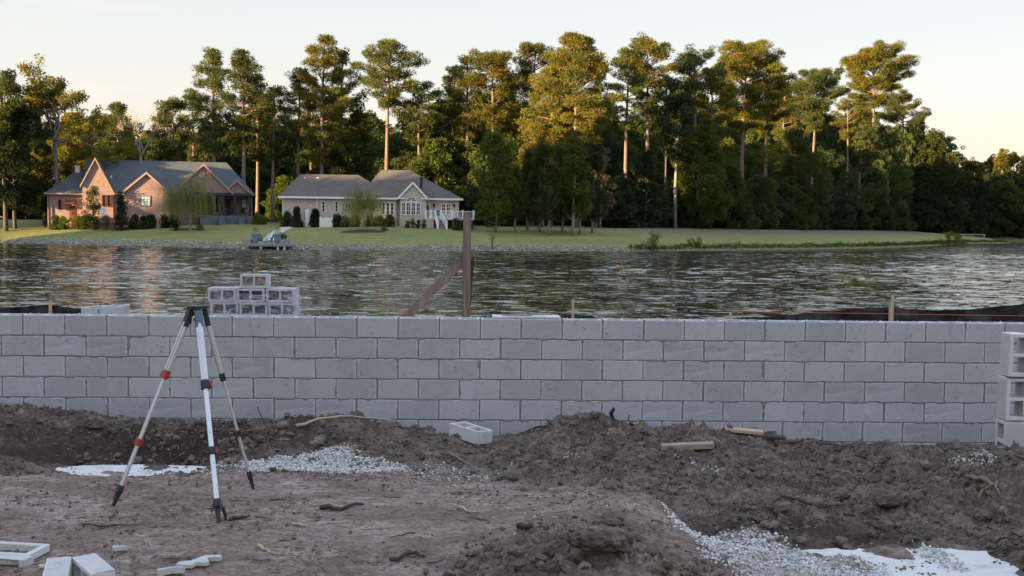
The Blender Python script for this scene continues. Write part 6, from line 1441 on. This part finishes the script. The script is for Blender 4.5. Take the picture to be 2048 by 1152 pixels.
stick([(1580,894),(1620,886),(1660,879)], .012, 'root', 'dark branched root along the wall foot at right', .03, 'root', 'root'); stick([(1600,880),(1650,898),(1690,900)], .012, 'root', 'second dark root crossing along the wall foot at right', .03, 'root', 'root'); stick([(1602,896,9.3),(1603,885,9.3),(1606,876,9.3)], .014, 'root', 'upright root stub at the wall foot at right')
stick([(1968,906,9.3),(1980,896,9.35),(1983,884,9.4)], .007, 'root', 'thin twig leaning beside the end stack')
stick([(1935,968),(1965,976),(1995,984)], .020, 'stick', 'thick pale root end poking out of the right heap', .04, 'root', 'root', .7); stick([(1994,975),(1992,990),(1996,1003)], .012, 'stick', 'root hanging down from the thick pale root', .04, 'root', 'root'); stick([(1985,980),(1965,995),(1955,1014)], .009, 'stick', 'thin root curving down left of the thick pale root', .03, 'root', 'root')
stick([(1560,998),(1600,1008),(1640,1020),(1690,1019)], .012, 'root', 'dark curved stick with cut pale end on the right dirt field', .02)
stick([(2010,1030),(2020,1045),(2040,1055)], .012, 'stick', 'root at the right edge below the thick pale root', .03, 'root', 'root')
stick([(1985,1100),(2000,1085),(2040,1088)], .010, 'root', 'looping root at the lower right corner, upper one', .03, 'root', 'root'); stick([(1975,1115),(2010,1100),(2047,1108)], .009, 'root', 'looping root at the lower right corner, lower one', .02, 'root', 'root')
stick([(165,1055),(200,1057),(240,1055),(290,1052)], .006, 'root', 'long thin dark twig lying below the left tripod foot', .012)
stick([(645,1018),(680,1024),(728,1012)], .018, 'root', 'dark rotten stick lying on the trodden dirt in the middle', .01)
stick([(915,1018),(940,1028),(968,1028)], .010, 'stick_p', 'orange brown chip of wood near the centre of the flat dirt', .015)
stick([(515,1092),(530,1104),(548,1112)], .012, 'stick_p', 'tan splintered wood piece right of the front tripod foot', .012); stick([(585,1050),(600,1054),(615,1058)], .010, 'stick_p', 'small tan wood chip on the dirt right of the front tripod foot', .012)
stick([(1035,1058),(1060,1064),(1065,1056)], .02, 'root', 'reddish brown rotten stump piece by the white pebbles', .02)
stick([(780,1128),(830,1112),(850,1120)], .012, 'root', 'dark root piece above the block at the bottom middle', .02, 'root', 'root')
stick([(560,838,9.6),(585,852,9.5),(600,862,9.5)], .006, 'root', 'small dark twigs against the wall right of the tripod'); stick([(515,815,9.9),(524,835,9.7),(530,852,9.6)], .006, 'root', 'bare thin twig standing against the wall by the right tripod leg')
# boards
def board(px0, py0, px1, py1, Yd, w_, th, label, mat='wood'):
    a, b_ = P(px0, py0, Yd), P(px1, py1, Yd-.05); m_ = MB().beam(a-a, b_-a, w_, th, up=(0,0,1)); o = m_.build('board', M[mat], None, bevel=.003); o.location = a; tag(o, label, 'board')
M['wood2'] = plain('fresh_board', (.42,.29,.20), .85, .15, 6); M['wood3'] = plain('old_board', (.26,.20,.15), .9, .3, 9)
qb = GP(1375, 900); board(1322, 894, 1428, 890, qb.y-.06, .10, .045, 'weathered grey brown board lying on the big mound', 'wood3')
board(1450, 858, 1526, 865, 9.42, .12, .03, 'pinkish fresh board by the wall foot right of the big mound', 'wood2'); board(1505, 872, 1570, 876, 9.35, .10, .03, 'dark wet board just below the pinkish board', 'root')
# fine debris
rng = np.random.default_rng(77); n = 30000; x = rng.uniform(-5.6, 5.6, n); y = 4.8+5.4*rng.uniform(0,1,n)**1.2; k = (np.abs(x) < .52*y+.3) & (fbm(x*1.2, y*2.6, 55, 4) > -.05) & (poly_sd(x,y,SLAB_L) > 0) & (poly_sd(x,y,SLAB_R) > 0); x, y = x[k], y[k]; n = len(x)
_, r = tps(x, y); L_ = rng.uniform(.008,.05,n)*rng.uniform(.3,1.3,n); a = rng.normal(size=n)*.9; dx, dy = np.cos(a)*L_, np.sin(a)*L_; w_ = rng.uniform(.0008,.0028,n); z0 = gz_arr(x, y)+.003; z1 = gz_arr(x+dx, y+dy)+.004+rng.exponential(.003,n)
nx_, ny_2 = -np.sin(a)*w_, np.cos(a)*w_; V = np.stack([np.stack([x-nx_,y-ny_2,z0],-1),np.stack([x+nx_,y+ny_2,z0],-1),np.stack([x,y,z0+w_*1.6],-1),np.stack([x+dx-nx_*.4,y+dy-ny_2*.4,z1],-1),np.stack([x+dx+nx_*.4,y+dy+ny_2*.4,z1],-1),np.stack([x+dx,y+dy,z1+w_],-1)],1).reshape(-1,3)
F_ = np.array([[0,2,5],[0,5,3],[2,1,4],[2,4,5],[0,1,2],[3,5,4]]); F_ = (F_[None]+(np.arange(n)*6)[:,None,None]).reshape(-1,3)
b = NB('twigs'); M['twigs'] = b.fin(b.ramp(b.attr('tint'), [(0,(.03,.022,.018)),(.45,(.10,.07,.052)),(.75,(.26,.19,.14)),(1,(.50,.38,.28))]), .95)
ml = MB(); rl = random.Random(9); nr = 0
while nr < 620:
    x, y = rl.uniform(-5.2,5.2), rl.uniform(4.9,10.0)
    if abs(x) > .52*y: continue
    rr_ = float(tps(np.array([x]), np.array([y]))[1][0])
    if rl.random() > rr_+.1: continue
    L0 = rl.uniform(.03,.16); a0 = rl.uniform(0,6.28); pts = []
    for k in range(5): pts.append((x, y, gz(x,y)+.006+(rl.uniform(0,.03) if rr_ > .4 else .002))); a0 += rl.uniform(-.6,.6); x += math.cos(a0)*L0/4; y += math.sin(a0)*L0/4
    rd = rl.uniform(.0015,.0045); ml.tube(pts, [rd, rd, rd*.9, rd*.7, rd*.4], 4); nr += 1
tag(ml.build('root_litter', M['root'], None, fix=False), 'short dark roots sticking out of the dirt mounds', 'roots', kind='stuff')
tag(link_mesh('twig_litter', np_mesh('twigs', V, F_, {'tint': np.repeat(rng.uniform(0,1,n)**1.3,6)}), M['twigs']), 'twigs, bark shreds and root hairs scattered on the dirt', 'litter', kind='stuff')
# weeds on the near ground
C, D, T = [], [], []
for px, py, n_ in ((688,1148,30),(600,985,8),(545,1015,10),(713,1130,5),(300,935,5)):
    pass
q = GP(162+0, 1149); C = np.array([q[:]]*24)+rng.normal(size=(24,3))*[.03,.02,0]; C = C+np.array([.12,0,.0]); V, F_ = leaf_tris(C, unit(rng.normal(size=(24,3))*.7+[0,0,1]), rng.uniform(.02,.045,24), rng.uniform(.008,.016,24), rng); root = empty('weed_plant', (0,0,0)); tag(root, 'tiny green weed beside the open core block at the lower left', 'weed'); link_mesh('leaf', np_mesh('leaf', V, F_, {'tint': np.full(72,.6)}), M['leaf_lime'], root)
